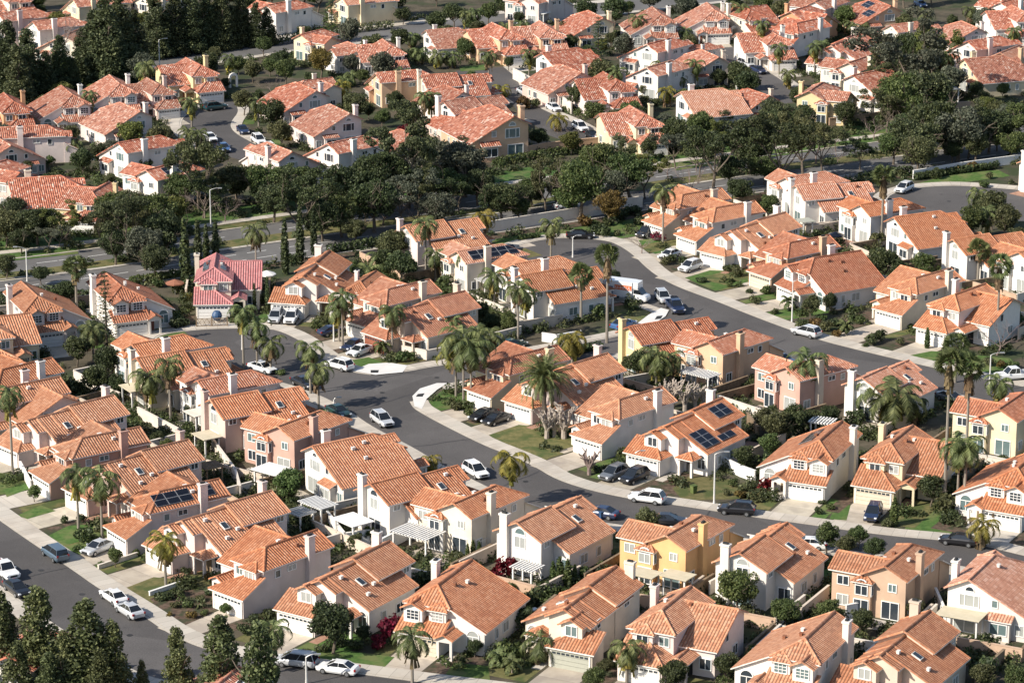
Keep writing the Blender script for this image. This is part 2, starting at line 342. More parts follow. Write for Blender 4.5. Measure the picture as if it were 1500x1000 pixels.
def strip(name, P, d0, d1, z0, z1, mat):
    """raised strip beside a kerb line, between offsets d0 and d1 (positive = left of its direction)"""
    A, B = offset(P, d0), offset(P, d1); mb = MB()
    if (d1 < d0): A, B = B, A
    acc = 0
    for i in range(len(P)-1):
        q = [A[i], A[i+1], B[i+1], B[i]]; l = (P[i+1]-P[i]).length
        mb.poly([(p.x, p.y, z1) for p in q], 0, [(acc, 0), (acc+l, 0), (acc+l, d1-d0), (acc, d1-d0)]); acc += l
        mb.poly([(A[i].x, A[i].y, z0), (A[i+1].x, A[i+1].y, z0), (A[i+1].x, A[i+1].y, z1), (A[i].x, A[i].y, z1)])
        mb.poly([(B[i+1].x, B[i+1].y, z0), (B[i].x, B[i].y, z0), (B[i].x, B[i].y, z1), (B[i+1].x, B[i+1].y, z1)])
    o = link(name, mb.mesh(name), [mat]); tag(o, kind='structure'); return o
def walk(pts, side, w=2.3, mat='walk'):
    P = smooth(gp(pts), 2)
    strip('pavement', P, 0, side*w, 0, .11, mat)
    strip('kerb', P, -side*.38, -side*.01, 0, .065, 'walk')
k1u = [(-60, 715), (0, 759), (61, 801), (107, 831), (149, 861), (213, 900), (253, 928), (304, 950), (380, 966), (457, 976), (550, 988), (640, 1000), (760, 1014), (900, 1032)]
k1l = [(-60, 820), (0, 861), (60, 905), (130, 950), (197, 986), (240, 999), (330, 1016), (450, 1030), (640, 1052), (900, 1085)]
road(k1u+k1l[::-1], .008); walk(k1u, 1); walk(k1l, -1)
kmu = [(228, 505), (222, 497), (240, 488), (290, 482), (340, 480), (395, 480), (418, 486), (444, 499), (468, 517), (495, 536), (516, 544), (545, 548)]
kmc = [(604, 588), (609, 597), (620, 604), (647, 619), (711, 651), (745, 664), (785, 681), (817, 701), (867, 717), (923, 729), (977, 736), (1113, 757), (1196, 768), (1249, 776), (1313, 784), (1375, 789), (1439, 797), (1500, 812), (1600, 835)]
kml = [(228, 505), (240, 528), (330, 545), (400, 558), (440, 570), (475, 584), (510, 604), (545, 628), (600, 655), (640, 680), (690, 704), (760, 738), (830, 757), (900, 770), (1000, 780), (1100, 791), (1200, 802), (1300, 815), (1400, 828), (1500, 852), (1600, 880)]
road(kmu+kmc+kml[::-1], .008)
lku = [(530, 546), (550, 548), (593, 544), (628, 537), (664, 532), (720, 524), (800, 512), (880, 497), (925, 487), (950, 477), (962, 466)]
lkl = [(1010, 492), (980, 500), (940, 512), (880, 524), (800, 543), (700, 556), (669, 561), (640, 566), (615, 572), (604, 581), (604, 588)]
road(lku+[(985, 462)]+lkl+[(590, 600)], .012)
walk(kmu, 1, 2.2); walk(lku[1:-1], 1, 2.2); walk(kmc, 1, 2.2); walk(lkl[:-3], 1, 2.0); walk(kml, -1, 2.2)
k3o = [(742, 385), (738, 372), (750, 361), (790, 351), (830, 347), (889, 351), (910, 359), (931, 373), (953, 395), (977, 411), (1006, 424), (1051, 440), (1097, 459), (1150, 479), (1201, 497), (1260, 512), (1327, 528), (1393, 543), (1447, 555), (1500, 565), (1600, 588)]
k3i = [(742, 385), (750, 400), (790, 413), (840, 418), (885, 428), (930, 441), (955, 449), (975, 457)]
k3j = [(1000, 488), (1060, 505), (1119, 519), (1140, 525), (1230, 548), (1330, 566), (1412, 580), (1500, 602), (1600, 627)]
road(k3o+k3j[::-1]+k3i[::-1], .008); walk(k3o, 1); walk(k3i, -1, 2); walk(k3j, -1, 2)
k4 = [(1296, 292), (1303, 284), (1335, 275), (1393, 271), (1433, 273), (1487, 277), (1580, 286)]
road(k4+[(1580, 335), (1480, 322), (1400, 316), (1340, 308), (1300, 298)], .008); walk(k4, 1)
r5 = [(318, 148), (345, 150), (354, 163), (340, 180), (342, 190), (355, 200), (385, 215), (425, 238), (400, 250), (350, 234), (310, 222), (285, 210), (264, 192), (262, 174), (285, 160)]
road(r5, .008); walk(r5[1:8], 1, 1.8); walk(r5[10:]+r5[:1], 1, 1.8)
road([(55, 210), (95, 203), (104, 236), (60, 232)], .008)
r6 = [(668, 104), (740, 98), (762, 116), (766, 140), (795, 160), (840, 178), (870, 194), (908, 213), (868, 221), (800, 197), (758, 163), (740, 137), (690, 128), (664, 118)]
road(r6, .008); walk(r6[1:8], 1, 1.8)
r7 = [(1030, 72), (1085, 68), (1102, 86), (1114, 97), (1158, 124), (1180, 146), (1150, 152), (1118, 136), (1083, 113), (1072, 96), (1046, 84)]
road(r7, .008); walk(r7[1:6], 1, 1.8)
# the wide avenue: two carriageways with a planted median
av_u = smooth(gp([(-80, 405), (0, 395), (93, 386), (340, 350), (540, 322), (777, 287), (955, 265), (1083, 246), (1300, 219), (1500, 195), (1650, 178)]), 2)
av_l = smooth(gp([(-80, 437), (0, 428), (190, 404), (340, 378), (540, 350), (780, 321), (958, 291), (1100, 270), (1290, 246), (1455, 223), (1500, 217), (1650, 198)]), 2)
for P, z in ((av_u, .010), (av_l, .010)):
    A, B = offset(P, 5.6), offset(P, -5.6); road(A+B[::-1], z, 'asphalt2', 'avenue')
    strip('kerb', P, 5.6, 6.0, 0, .12, 'walk'); strip('kerb', P, -5.6, -6.0, 0, .12, 'walk')
    mb = MB()
    for off in (1.8, -1.8):
        Q = offset(P, off)
        for a, b in zip(Q, Q[1:]):
            L = (b-a).length; d = (b-a)/max(L, .01); n = Vector((-d.y, d.x))*.09; t = 0
            while t+3.5 < L:
                p, q = a+d*t, a+d*(t+3.5); t += 10
                mb.poly([(p.x-n.x, p.y-n.y, z+.004), (q.x-n.x, q.y-n.y, z+.004), (q.x+n.x, q.y+n.y, z+.004), (p.x+n.x, p.y+n.y, z+.004)])
    tag(link('lane_marking', mb.mesh('lane_marking'), ['paint']), kind='structure')
strip('pavement', av_u, 9.2, 11.2, 0, .1, 'walk')
tp_ = smooth(gp([(180, 101), (320, 80), (440, 62), (580, 48), (750, 28), (1000, 0), (1200, -22)]), 2)
A, B = offset(tp_, 6), offset(tp_, -6); road(A+B[::-1], .01, 'asphalt2', 'avenue')
strip('pavement', tp_, 6, 9, 0, .1, 'walk'); strip('pavement', tp_, -6, -8, 0, .1, 'walk')
def grass(pts, mat='lawn', z=.02, name='lawn'): return sheet(name, gp(pts), z, mat)
# verges of the avenue and single lawns
strip('verge', av_u, 6.0, 9.2, 0, .05, 'lawndry'); strip('verge', av_u, 11.2, 19, 0, .05, 'lawn')
strip('verge', av_l, -6.0, -8.6, 0, .05, 'mulch'); strip('verge', av_l, 6.05, 10.5, 0, .04, 'lawndry')
grass([(690, 356), (760, 345), (870, 330), (945, 318), (930, 345), (889, 349), (830, 345), (790, 349), (745, 361)], 'lawn', .03)
grass([(935, 352), (985, 345), (1000, 365), (960, 372), (945, 366)], 'lawn')
grass([(1003, 407), (1040, 396), (1097, 398), (1095, 414), (1048, 426)], 'lawn')
grass([(893, 470), (930, 455), (957, 453), (940, 470), (905, 478)], 'lawndry', .03)
grass([(1342, 269), (1400, 255), (1462, 249), (1480, 258), (1400, 269)], 'lawn')
grass([(500, 530), (540, 523), (560, 531), (525, 541)], 'lawn', .03)
grass([(628, 589), (650, 570), (668, 565), (672, 585), (640, 598)], 'lawn', .03)
grass([(716, 637), (760, 622), (815, 628), (835, 655), (795, 676), (742, 655)], 'lawndry')
grass([(985, 715), (1010, 697), (1075, 702), (1100, 730), (1000, 733)], 'lawndry')
grass([(1325, 775), (1345, 742), (1405, 745), (1425, 775), (1380, 784)], 'lawn')
grass([(1215, 760), (1225, 738), (1246, 740), (1240, 762)], 'lawn')
grass([(1325, 522), (1365, 514), (1480, 525), (1500, 550), (1440, 549)], 'lawn')
grass([(181, 862), (225, 845), (305, 852), (288, 866), (220, 884)], 'lawndry', .03)
grass([(70, 785), (100, 770), (165, 765), (168, 780), (90, 800)], 'lawn', .03); grass([(92, 801), (165, 784), (172, 800), (115, 812)], 'lawn', .03)
grass([(0, 705), (30, 700), (45, 715), (10, 728)], 'lawn', .03); grass([(25, 755), (60, 740), (82, 748), (40, 760)], 'lawn', .03)
grass([(450, 960), (490, 950), (578, 962), (560, 980), (480, 970)], 'lawn', .03)
grass([(645, 998), (665, 970), (715, 975), (720, 1010), (660, 1006)], 'lawn', .03)
grass([(58, 197), (92, 190), (95, 203), (62, 207)], 'lawn', .03); grass([(355, 175), (375, 172), (372, 182), (356, 183)], 'lawn'); grass([(388, 208), (410, 200), (412, 214)], 'lawn')
grass([(672, 98), (715, 95), (712, 103), (675, 105)], 'lawn')
grass([(980, 235), (1060, 228), (1150, 216), (1300, 193), (1302, 205), (1120, 232), (990, 250)], 'lawn', .055)
grass([(0, 372), (110, 360), (115, 372), (0, 384)], 'lawn', .06)
grass([(219, 877), (262, 862), (318, 866), (322, 893), (265, 918)], 'mulch', .034, 'flower_bed')
# pale corner ramps with their grilles
def rampc(pts):
    sheet('corner_ramp', gp(pts), .125, 'ramp')
rampc([(516, 544), (540, 534), (570, 532), (597, 536), (590, 546), (550, 550)])
rampc([(604, 581), (615, 570), (640, 562), (655, 562), (640, 572), (625, 585), (618, 600), (607, 596)])
rampc([(934, 474), (950, 462), (968, 452), (980, 455), (975, 464), (960, 474), (945, 481)])
for q in ([(543, 543), (555, 543), (554, 547), (543, 547)], [(612, 578), (622, 577), (619, 582), (609, 582)], [(962, 464), (971, 463), (968, 468), (959, 469)]):
    sheet('tactile_plate', gp(q), .13, 'dark')
# tar seams across the asphalt
mb = MB()
def seam(a, b, wd=.10):
    p, q = up(*a), up(*b); d = (q-p).normalized(); n = Vector((-d.y, d.x, 0))*wd; z = Vector((0, 0, .018))
    k = max(2, int((q-p).length/2)); rnd = random.Random(int(a[0])); pts = []
    for i in range(k+1): pts.append(p+(q-p)*i/k+n*rnd.uniform(-2, 2)*(0 < i < k))
    for s_, t in zip(pts, pts[1:]): mb.poly([s_-n+z, t-n+z, t+n+z, s_+n+z])
for a, b in (((420, 537), (452, 531)), ((475, 570), (607, 545)), ((505, 606), (606, 577)), ((300, 930), (255, 945)), ((40, 845), (105, 830)), ((560, 660), (700, 642)), ((1030, 452), (1000, 470)), ((1150, 498), (1110, 512)), ((790, 690), (720, 718)), ((1040, 748), (1020, 778)), ((1200, 772), (1180, 800)), ((900, 365), (780, 400)), ((1300, 535), (1270, 552))):
    seam(a, b)
tag(link('tar_seams', mb.mesh('tar_seams'), ['crack']), kind='structure')
def in_road(p): return any(pip(p[0], p[1], r) for r in ROADS)

for x, y in ((560, 575), (470, 545), (690, 672), (840, 725), (1010, 760), (1230, 787), (330, 515), (890, 385), (1020, 458), (1180, 515), (1350, 555), (60, 835), (190, 930), (120, 870), (310, 205), (1390, 295), (640, 553), (770, 705)):
    mb = MB(); c = up(x, y)
    mb.poly([(c.x+.38*math.cos(k*.5236), c.y+.38*math.sin(k*.5236), .024) for k in range(12)]); tag(link('manhole_cover', mb.mesh('manhole_cover'), ['dark' if x % 3 else 'crack']), kind='structure')
# ------------------------------------------------------------------ house kit (three tract models, mirrored or not)
K = .5; OV = .36
def prism(mb, prof, y0, y1):
    """wall body: profile in x,z swept from y0 to y1 (profile counter-clockwise seen from the front)"""
    mb.poly([(x, y0, z) for x, z in prof]); mb.poly([(x, y1, z) for x, z in prof][::-1])
    for i in range(len(prof)):
        (x0, z0), (x1, z1) = prof[i], prof[(i+1) % len(prof)]
        mb.poly([(x0, y0, z0), (x0, y1, z0), (x1, y1, z1), (x1, y0, z1)])
def main_body(r, w, y0, y1, zr, xl, xr, fh=False, bh=False, h=2.6, capr=.15):
    zl, zR, ze = zr+K*xl, zr-K*xr, zr-K*h; e = .09; o = OV
    prof = [(xl, 0), (xr, 0), (xr, zR-e)]
    if fh or bh:
        if xr > h+.1: prof.append((h, ze-e))
        if -xl > h+.1: prof.append((-h, ze-e))
        if fh and not bh:
            prism(w, prof+[(xl, zl-e)], y0, y1)
            gp_ = [(xl, 0), (xr, 0), (xr, zR-e), (0, zr-e), (xl, zl-e)]
            w.poly([(x, y1+.003, z) for x, z in gp_][::-1])
        else: prism(w, prof+[(xl, zl-e)], y0, y1)
    else:
        prism(w, prof+[(0, zr-e), (xl, zl-e)], y0, y1)
    yb = y1-h if bh else y1+o; yf = y0+h if fh else y0-o
    def side(sx, xe, ze_):
        P = [(0, yb, zr), (0, yf, zr)]
        if fh: P.append((sx*(h+o), y0-o, ze-K*o))
        if not fh or abs(xe) > h+.1: P.append((xe+sx*o, y0-o, ze_-K*o))
        if not bh or abs(xe) > h+.1: P.append((xe+sx*o, y1+o, ze_-K*o))
        if bh: P.append((sx*(h+o), y1+o, ze-K*o))
        r.slab(P)
    side(-1, xl, zl); side(1, xr, zR)
    if fh: r.slab([(0, yf, zr), (-(h+o), y0-o, ze-K*o), (h+o, y0-o, ze-K*o)])
    if bh: r.slab([(0, yb, zr), (h+o, y1+o, ze-K*o), (-(h+o), y1+o, ze-K*o)])
    r.cap((0, yf, zr+.03), (0, yb, zr+.03), capr)
    for f, ya, yc in ((fh, yf, y0-o), (bh, yb, y1+o)):
        if f:
            for sx in (-1, 1): r.cap((0, ya, zr+.02), (sx*(h+o), yc, ze-K*o+.02), capr)
    for f, yc in ((not fh, y0-o), (not bh, y1+o)):          # rake tiles along open gables
        if f:
            for xe, ze_, sx in ((xl, zl, -1), (xr, zR, 1)): r.cap((0, yc, zr), (xe+sx*o, yc, ze_-K*o), .12)
def pent(r, w, x0, x1, y0, y1, z0, hl=False, hr=True, k=K):
    o = OV; d = y1-y0; z1 = z0+k*d; zo = z0-k*o
    w.box(x0, x1, y0, y1, 0, z0-.09)
    a = x0+d if hl else x0-o; b = x1-d if hr else x1+o
    r.slab([(x0-o, y0-o, zo), (x1+o, y0-o, zo), (b, y1, z1), (a, y1, z1)])
    w.poly([(x1, y1-.01, 0), (x0, y1-.01, 0), (max(x0, a), y1-.01, z1-.09), (min(x1, b), y1-.01, z1-.09)])
    if hr: r.slab([(x1+o, y0-o, zo), (x1+o, y1, zo), (b, y1, z1)]); r.cap((x1+o, y0-o, zo+.02), (b, y1, z1+.02), .13)
    else: w.poly([(x1, y0, z0-.09), (x1, y1, z0-.09), (x1, y1, z1-.09)])
    if hl: r.slab([(x0-o, y0-o, zo), (a, y1, z1), (x0-o, y1, zo)]); r.cap((x0-o, y0-o, zo+.02), (a, y1, z1+.02), .13)
    else: w.poly([(x0, y1, z0-.09), (x0, y0, z0-.09), (x0, y1, z1-.09)])
def gable_y(r, w, x0, x1, y0, y1, zb, ze, k=.5, o=.3, wall=True):
    xm = (x0+x1)/2; hw = (x1-x0)/2; zr = ze+k*hw
    if wall: prism(w, [(x0, zb), (x1, zb), (x1, ze-.07), (xm, zr-.07), (x0, ze-.07)], y0, y1)
    for sx, xe in ((-1, x0), (1, x1)):
        r.slab([(xm, y1, zr), (xm, y0-o, zr), (xe+sx*o, y0-o, ze-k*o), (xe+sx*o, y1, ze-k*o)], .12)
        r.cap((xm, y0-o, zr), (xe+sx*o, y0-o, ze-k*o), .1)
    r.cap((xm, y0-o, zr+.02), (xm, y1, zr+.02), .12)
def hip_y(r, w, x0, x1, y0, y1, zb, ze, k=.5, o=.3, sgn=1):
    """small box bay with a hipped roof, y0 the free face"""
    xm = (x0+x1)/2; hw = (x1-x0)/2; zr = ze+k*hw; s = 1 if y1 > y0 else -1
    w.box(x0, x1, min(y0, y1), max(y0, y1), zb, ze-.07)
    for sx, xe in ((-1, x0), (1, x1)):
        r.slab([(xm, y1, zr), (xm, y0+s*hw, zr), (xe+sx*o, y0-s*o, ze-k*o), (xe+sx*o, y1, ze-k*o)], .12)
        r.cap((xm, y0+s*hw, zr+.02), (xe+sx*o, y0-s*o, ze-k*o+.02), .12)
    r.slab([(xm, y0+s*hw, zr), (x0-o, y0-s*o, ze-k*o), (x1+o, y0-s*o, ze-k*o)], .12)
def gable_x(r, w, x0, x1, ym, yf, yb, zr, k=K, o=OV):
    """cross wing with its ridge along x, open gable at x1"""
    zf, zb = zr-k*(ym-yf), zr-k*(yb-ym)
    pr = [(yf, 0), (yb, 0), (yb, zb-.09), (ym, zr-.09), (yf, zf-.09)]
    w.poly([(x1, y, z) for y, z in pr])
    w.poly([(x0, yf, 0), (x1, yf, 0), (x1, yf, zf-.09), (x0, yf, zf-.09)])
    w.poly([(x1, yb, 0), (x0, yb, 0), (x0, yb, zb-.09), (x1, yb, zb-.09)])
    r.slab([(x0, ym, zr), (x0, yf-o, zf-k*o), (x1+o, yf-o, zf-k*o), (x1+o, ym, zr)])
    r.slab([(x0, ym, zr), (x1+o, ym, zr), (x1+o, yb+o, zb-k*o), (x0, yb+o, zb-k*o)])
    r.cap((x0, ym, zr+.02), (x1+o, ym, zr+.02))
    r.cap((x1+o, ym, zr), (x1+o, yf-o, zf-k*o), .12); r.cap((x1+o, ym, zr), (x1+o, yb+o, zb-k*o), .12)
# windows: frame mesh and pane mesh, facing -y, centred
WCACHE = {}
def win_mesh(wd, ht, st):
    key = (wd, ht, st)
    if key in WCACHE: return WCACHE[key]
    f, p = MB(), MB(); a, b = wd/2, ht/2; t = .09
    if st == 'arch':
        n = 8; rr = a
        pts = [(-a, -b), (a, -b), (a, b)]+[(rr*math.cos(math.pi*i/n), b+rr*math.sin(math.pi*i/n)) for i in range(1, n)]+[(-a, b)]
        out = [(x*1.0+math.copysign(t, x)*(1 if abs(x) > .05 else 0), z+(t if z > b-.01 else (-t if z < 0 else 0))) for x, z in pts]
    elif st == 'half':
        n = 8; pts = [(a*math.cos(math.pi*i/n), -b+a*math.sin(math.pi*i/n)) for i in range(n+1)]
        out = [(x*(1+t/a), -b+(z+b)*(1+t/a)-(.08 if z < -b+.02 else 0)) for x, z in pts]
    else:
        pts = [(-a, -b), (a, -b), (a, b), (-a, b)]; out = [(-a-t, -b-t), (a+t, -b-t), (a+t, b+t), (-a-t, b+t)]
    p.poly([(x, -.03, z) for x, z in pts])
    L = len(pts)
    for i in range(L):
        j = (i+1) % L
        f.poly([(out[i][0], -.09, out[i][1]), (out[j][0], -.09, out[j][1]), (pts[j][0], -.09, pts[j][1]), (pts[i][0], -.09, pts[i][1])])
        f.poly([(out[j][0], -.09, out[j][1]), (out[i][0], -.09, out[i][1]), (out[i][0], .02, out[i][1]), (out[j][0], .02, out[j][1])])
        f.poly([(pts[i][0], -.09, pts[i][1]), (pts[j][0], -.09, pts[j][1]), (pts[j][0], -.03, pts[j][1]), (pts[i][0], -.03, pts[i][1])])
    bars = []
    if st in ('slide', 'arch', 'door'): bars += [('v', 0)]
    if st == 'arch': bars += [('h', b)]
    if st == 'grid':
        nx = max(2, round(wd/.5)); bars += [('v', -a+wd*i/nx) for i in range(1, nx)]+[('h', -b+ht*i/3) for i in (1, 2)]
    if st == 'tri': bars += [('v', -a+wd/4), ('v', a-wd/4)]
    for k, q in bars:
        hw = .03 if st == 'grid' else .045
        if k == 'v': f.box(q-hw, q+hw, -.075, -.035, -b, b)
        else: f.box(-a, a, -.075, -.035, q-hw, q+hw)
    WCACHE[key] = (f.mesh('window_frame', 1), p.mesh('window_pane', 1)); return WCACHE[key]
def gdoor_mesh(wd=4.9, ht=2.1):
    key = ('g', wd, ht)
    if key in WCACHE: return WCACHE[key]
    mb = MB(); n = 4
    for i in range(n):
        z0, z1 = ht*i/n+.02, ht*(i+1)/n-.02
        mb.box(-wd/2, wd/2, -.07, .0, z0, z1, 0)
    nw = 8
    for i in range(nw):
        x = -wd/2+wd*(i+.5)/nw; mb.box(x-.22, x+.22, -.085, -.065, ht*.80, ht*.92, 1)
    for x in (-wd/2-.12, wd/2+.12): mb.box(x-.1, x+.1, -.1, .02, 0, ht+.15, 2)
    mb.box(-wd/2-.02, wd/2+.02, -.1, .02, ht+.01, ht+.15, 2)
    WCACHE[key] = mb.mesh('garage_door', 3); return WCACHE[key]
def model(kind, m):
    """meshes and fittings of one tract model; x right, y back, front at y=0"""
    r, w = MB(m), MB(m); F = []; ch = MB(m); sk = []
    def chim(x0, x1, y0, y1, z):
        ch.box(x0, x1, y0, y1, 0, z, 0); ch.box(x0-.1, x1+.1, y0-.1, y1+.1, z, z+.22, 0)
        ch.box(x0+.2, x1-.2, y0+.18, y1-.18, z+.22, z+.42, 1)
    if kind == 'A':
        D, zr = 11.2, 6.5
        main_body(r, w, 0, D, zr, -2.5, 7.0, fh=True)
        pent(r, w, -2.6, 2.62, -2.4, 0.001, 2.55, False, False)
        gable_y(r, w, 2.45, 4.35, -2.9, -.3, 2.1, 2.6, .5, .25)
        for x in (2.6, 4.2): w.box(x-.15, x+.15, -2.89, -2.6, 0, 2.2)
        gable_y(r, w, -2.4, -.1, -1.2, 2.0, 2.7, 4.95, .5, .3)
        hip_y(r, w, .45, 2.55, -.6, 1.6, 2.9, 4.9, .45, .3)
        w.box(2.6, 5.2, D-.1, D+.9, 0, 2.4); r.slab([(2.3, D, 3.0), (5.5, D, 3.0), (5.5, D+1.2, 2.45), (2.3, D+1.2, 2.45)], .12)
        chim(-3.15, -2.45, 7.4, 8.4, 7.0)
        F += [('g', 0, -2.42, 'F', 4.5, 2.05, ''), ('w', -1.25, -1.21, 4.1, 'F', 1.4, 1.05, 'grid'), ('w', 1.5, -.61, 4.05, 'F', 1.35, 1.05, 'grid'),
              ('w', 5.6, -.01, 1.45, 'F', 1.4, 1.3, 'arch'), ('d', 3.6, -.01, 1.05, 'F', 1.0, 2.1, ''), ('w', .1, D+.01, 3.9, 'B', 2.2, 1.3, 'tri'), ('w', .1, D+.01, 5.25, 'B', 1.0, .36, 'half'),
              ('w', -.4, D+.01, 1.12, 'B', 2.4, 2.0, 'door'), ('w', 3.9, D+.91, 1.4, 'B', 1.9, 1.2, 'slide'), ('w', 6.1, D+.01, 1.3, 'B', 1.0, 1.2, 'slide'), ('w', 3.1, D+.01, 4.0, 'B', .6, .8, 'plain'),
              ('w', 7.01, 3.2, 1.6, 'R', .6, 1.1, 'plain'), ('w', 7.01, 5.6, 1.6, 'R', 1.4, 1.1, 'slide'), ('w', -2.51, 2.6, 4.0, 'L', .7, .9, 'plain'), ('w', -2.51, 5.0, 4.2, 'L', 1.2, .6, 'slide'), ('w', -2.51, 9.8, 1.4, 'L', 1.1, 1.1, 'slide')]
        garage = (0, -2.4); ext = (-3.2, 7.0, -2.6, D+.9); zt = zr; slope = {'R': (zr, 7), 'L': (zr, 2.5), 'U': (zr, 2.5)}
        vents = [(1.2, 4.6), (1.8, 6.6), (3.6, 5.8)]
    elif kind == 'B':
        D, zr = 13.0, 6.05; zz = 6.6
        main_body(r, w, 0, 2.9, zr-.02, -3.0, 2.0)
        main_body(r, w, 1.4, 10.4, zr, -3.0, 5.6)
        main_body(r, w, 6.5, D, zz, -3.12, 3.3)             # raised upper storey, proud of the lower roof
        gable_y(r, w, -2.6, 0, -1.1, 1.5, 2.6, 4.75, .5, .3)
        pent(r, w, -4.5, .8, -2.5, 0.4, 2.55, False, True)
        hip_y(r, w, 2.3, 4.5, -.6, 2.0, 2.15, 2.55, .45, .28)
        for x in (2.45, 4.35): w.box(x-.15, x+.15, -.59, -.3, 0, 2.25)
        chim(-2.3, -1.25, D-.05, D+.62, 7.2)
        F += [('g', -1.85, -2.52, 'F', 4.5, 2.05, ''), ('w', -1.3, -1.11, 4.0, 'F', 1.3, 1.1, 'slide'), ('w', 4.7, 1.39, 1.5, 'F', 1.1, 1.3, 'arch'), ('d', 2.9, 1.39, 1.05, 'F', 1.0, 2.1, ''),
              ('w', .3, D+.01, 4.1, 'B', 1.4, 1.3, 'slide'), ('w', .3, D+.01, 5.3, 'B', 1.4, .3, 'half'), ('w', .4, D+.01, 1.12, 'B', 2.2, 2.0, 'door'),
              ('w', 4.5, 10.41, 1.25, 'B', 1.5, 1.7, 'slide'), ('w', 3.31, D-1.1, 4.2, 'R', 1.0, .7, 'slide'), ('w', 5.61, 4.2, 1.5, 'R', .8, 1.1, 'plain'), ('w', 5.61, 7.4, 1.5, 'R', 1.4, 1.1, 'slide'),
              ('w', -3.01, 2.2, 4.0, 'L', .8, .9, 'plain'), ('w', -3.13, 9.4, 4.1, 'L', 1.2, .9, 'slide')]
        garage = (-1.85, -2.5); ext = (-4.5, 5.6, -2.5, D+.7); zt = zz; slope = {'R': (zr, 5.6), 'L': (zr, 3), 'U': (zz, 3.3)}
        sk.append((2.4, 4.2)); vents = [(1.0, 2.4), (1.6, 9.6), (4.2, 3.2), (3.4, 5.4)]
    else:
        D, zr = 10.6, 6.5
        main_body(r, w, 0, D, zr, -2.5, 2.6, fh=True)
        gable_x(r, w, .5, 6.8, 7.5, 1.7, 10.0, 6.1, .47)
        pent(r, w, -2.6, 2.7, -3.3, 0.001, 2.55, False, True)
        hip_y(r, w, -2.0, .4, -.7, 1.9, 2.9, 4.95, .45, .3)
        gable_y(r, w, 2.75, 4.8, -1.5, 2.2, 2.15, 2.6, .5, .25)
        for x in (2.9, 4.65): w.box(x-.15, x+.15, -1.49, -1.2, 0, 2.25)
        hip_y(r, w, 1.5, 3.7, D+.7, D-2.4, 0, 4.4, .5, .28)
        chim(-3.15, -2.45, 6.6, 7.6, 7.25)
        F += [('g', 0, -3.32, 'F', 4.5, 2.05, ''), ('w', -.8, -.71, 4.05, 'F', 1.3, 1.0, 'slide'), ('w', 1.5, -.01, 4.0, 'F', 1.1, 1.0, 'slide'), ('w', 5.7, 1.69, 1.5, 'F', 1.3, 1.2, 'slide'), ('d', 3.7, 1.69, 1.05, 'F', 1.0, 2.1, ''),
              ('w', 2.6, D+.71, 3.3, 'B', 1.4, 1.1, 'arch'), ('w', 2.6, D+.71, 1.15, 'B', 1.7, 1.9, 'door'), ('w', -.9, D+.01, 3.9, 'B', .9, .85, 'slide'), ('w', -.7, D+.01, 1.12, 'B', 2.0, 2.0, 'door'),
              ('w', 5.4, 10.01, 3.6, 'B', 1.3, 1.0, 'slide'), ('w', 5.4, 10.01, 1.2, 'B', 1.3, 1.2, 'slide'), ('w', 3.71, D-.3, 3.3, 'R', .6, 1.2, 'plain'), ('w', 1.49, D+.35, 3.3, 'L', .45, 1.2, 'plain'),
              ('w', 6.81, 5.0, 3.7, 'R', .7, 1.0, 'plain'), ('w', 6.81, 7.4, 1.4, 'R', 1.3, 1.1, 'slide'), ('w', -2.51, 2.2, 4.0, 'L', .7, .8, 'plain'), ('w', -2.51, 4.4, 4.2, 'L', 1.2, .6, 'slide'), ('w', -2.51, 9.2, 1.4, 'L', 1.1, 1.1, 'slide')]
        garage = (0, -3.3); ext = (-3.2, 6.8, -3.3, D+.7); zt = zr; slope = {'R': (zr, 2.6), 'L': (zr, 2.5), 'U': (zr, 2.6)}
        vents = [(1.0, 5.6), (1.6, 7.0), (-1.2, 6.5)]
    return dict(D=D, zr=zr, zt=zt, r=r.mesh('roof', 2), w=w.mesh('wall', 1), ch=ch.mesh('chimney', 2), F=F, garage=garage, ext=ext, sky=sk, slope=slope, vents=vents)
MODELS = {(k, m): model(k, m) for k in 'ABC' for m in (1, -1)}
vb = MB(); vb.box(-.16, .16, -.22, .22, 0, .3); vb.box(-.2, .2, -.27, .27, .3, .36); VENT = vb.mesh('roof_vent', 1)
sb = MB(); sb.box(-.6, .6, -.42, .42, .04, .2); SKYF = sb.mesh('skylight', 1)
sb = MB(); sb.poly([(-.52, -.36, .206), (.52, -.36, .206), (.52, .36, .206), (-.52, .36, .206)]); SKYG = sb.mesh('skylight_pane', 1)
CAMV = Vector((0, 0, CAMH))
def solar_mesh(nx, ny):
    mb = MB()
    for i in range(nx):
        for j in range(ny): 
            x, y = (i-(nx-1)/2)*1.04, (j-(ny-1)/2)*1.7
            mb.box(x-.5, x+.5, y-.82, y+.82, .08, .13, 1); mb.poly([(x-.47, y-.79, .134), (x+.47, y-.79, .134), (x+.47, y+.79, .134), (x-.47, y+.79, .134)], 0)
    return mb.mesh('solar_panel', 2)
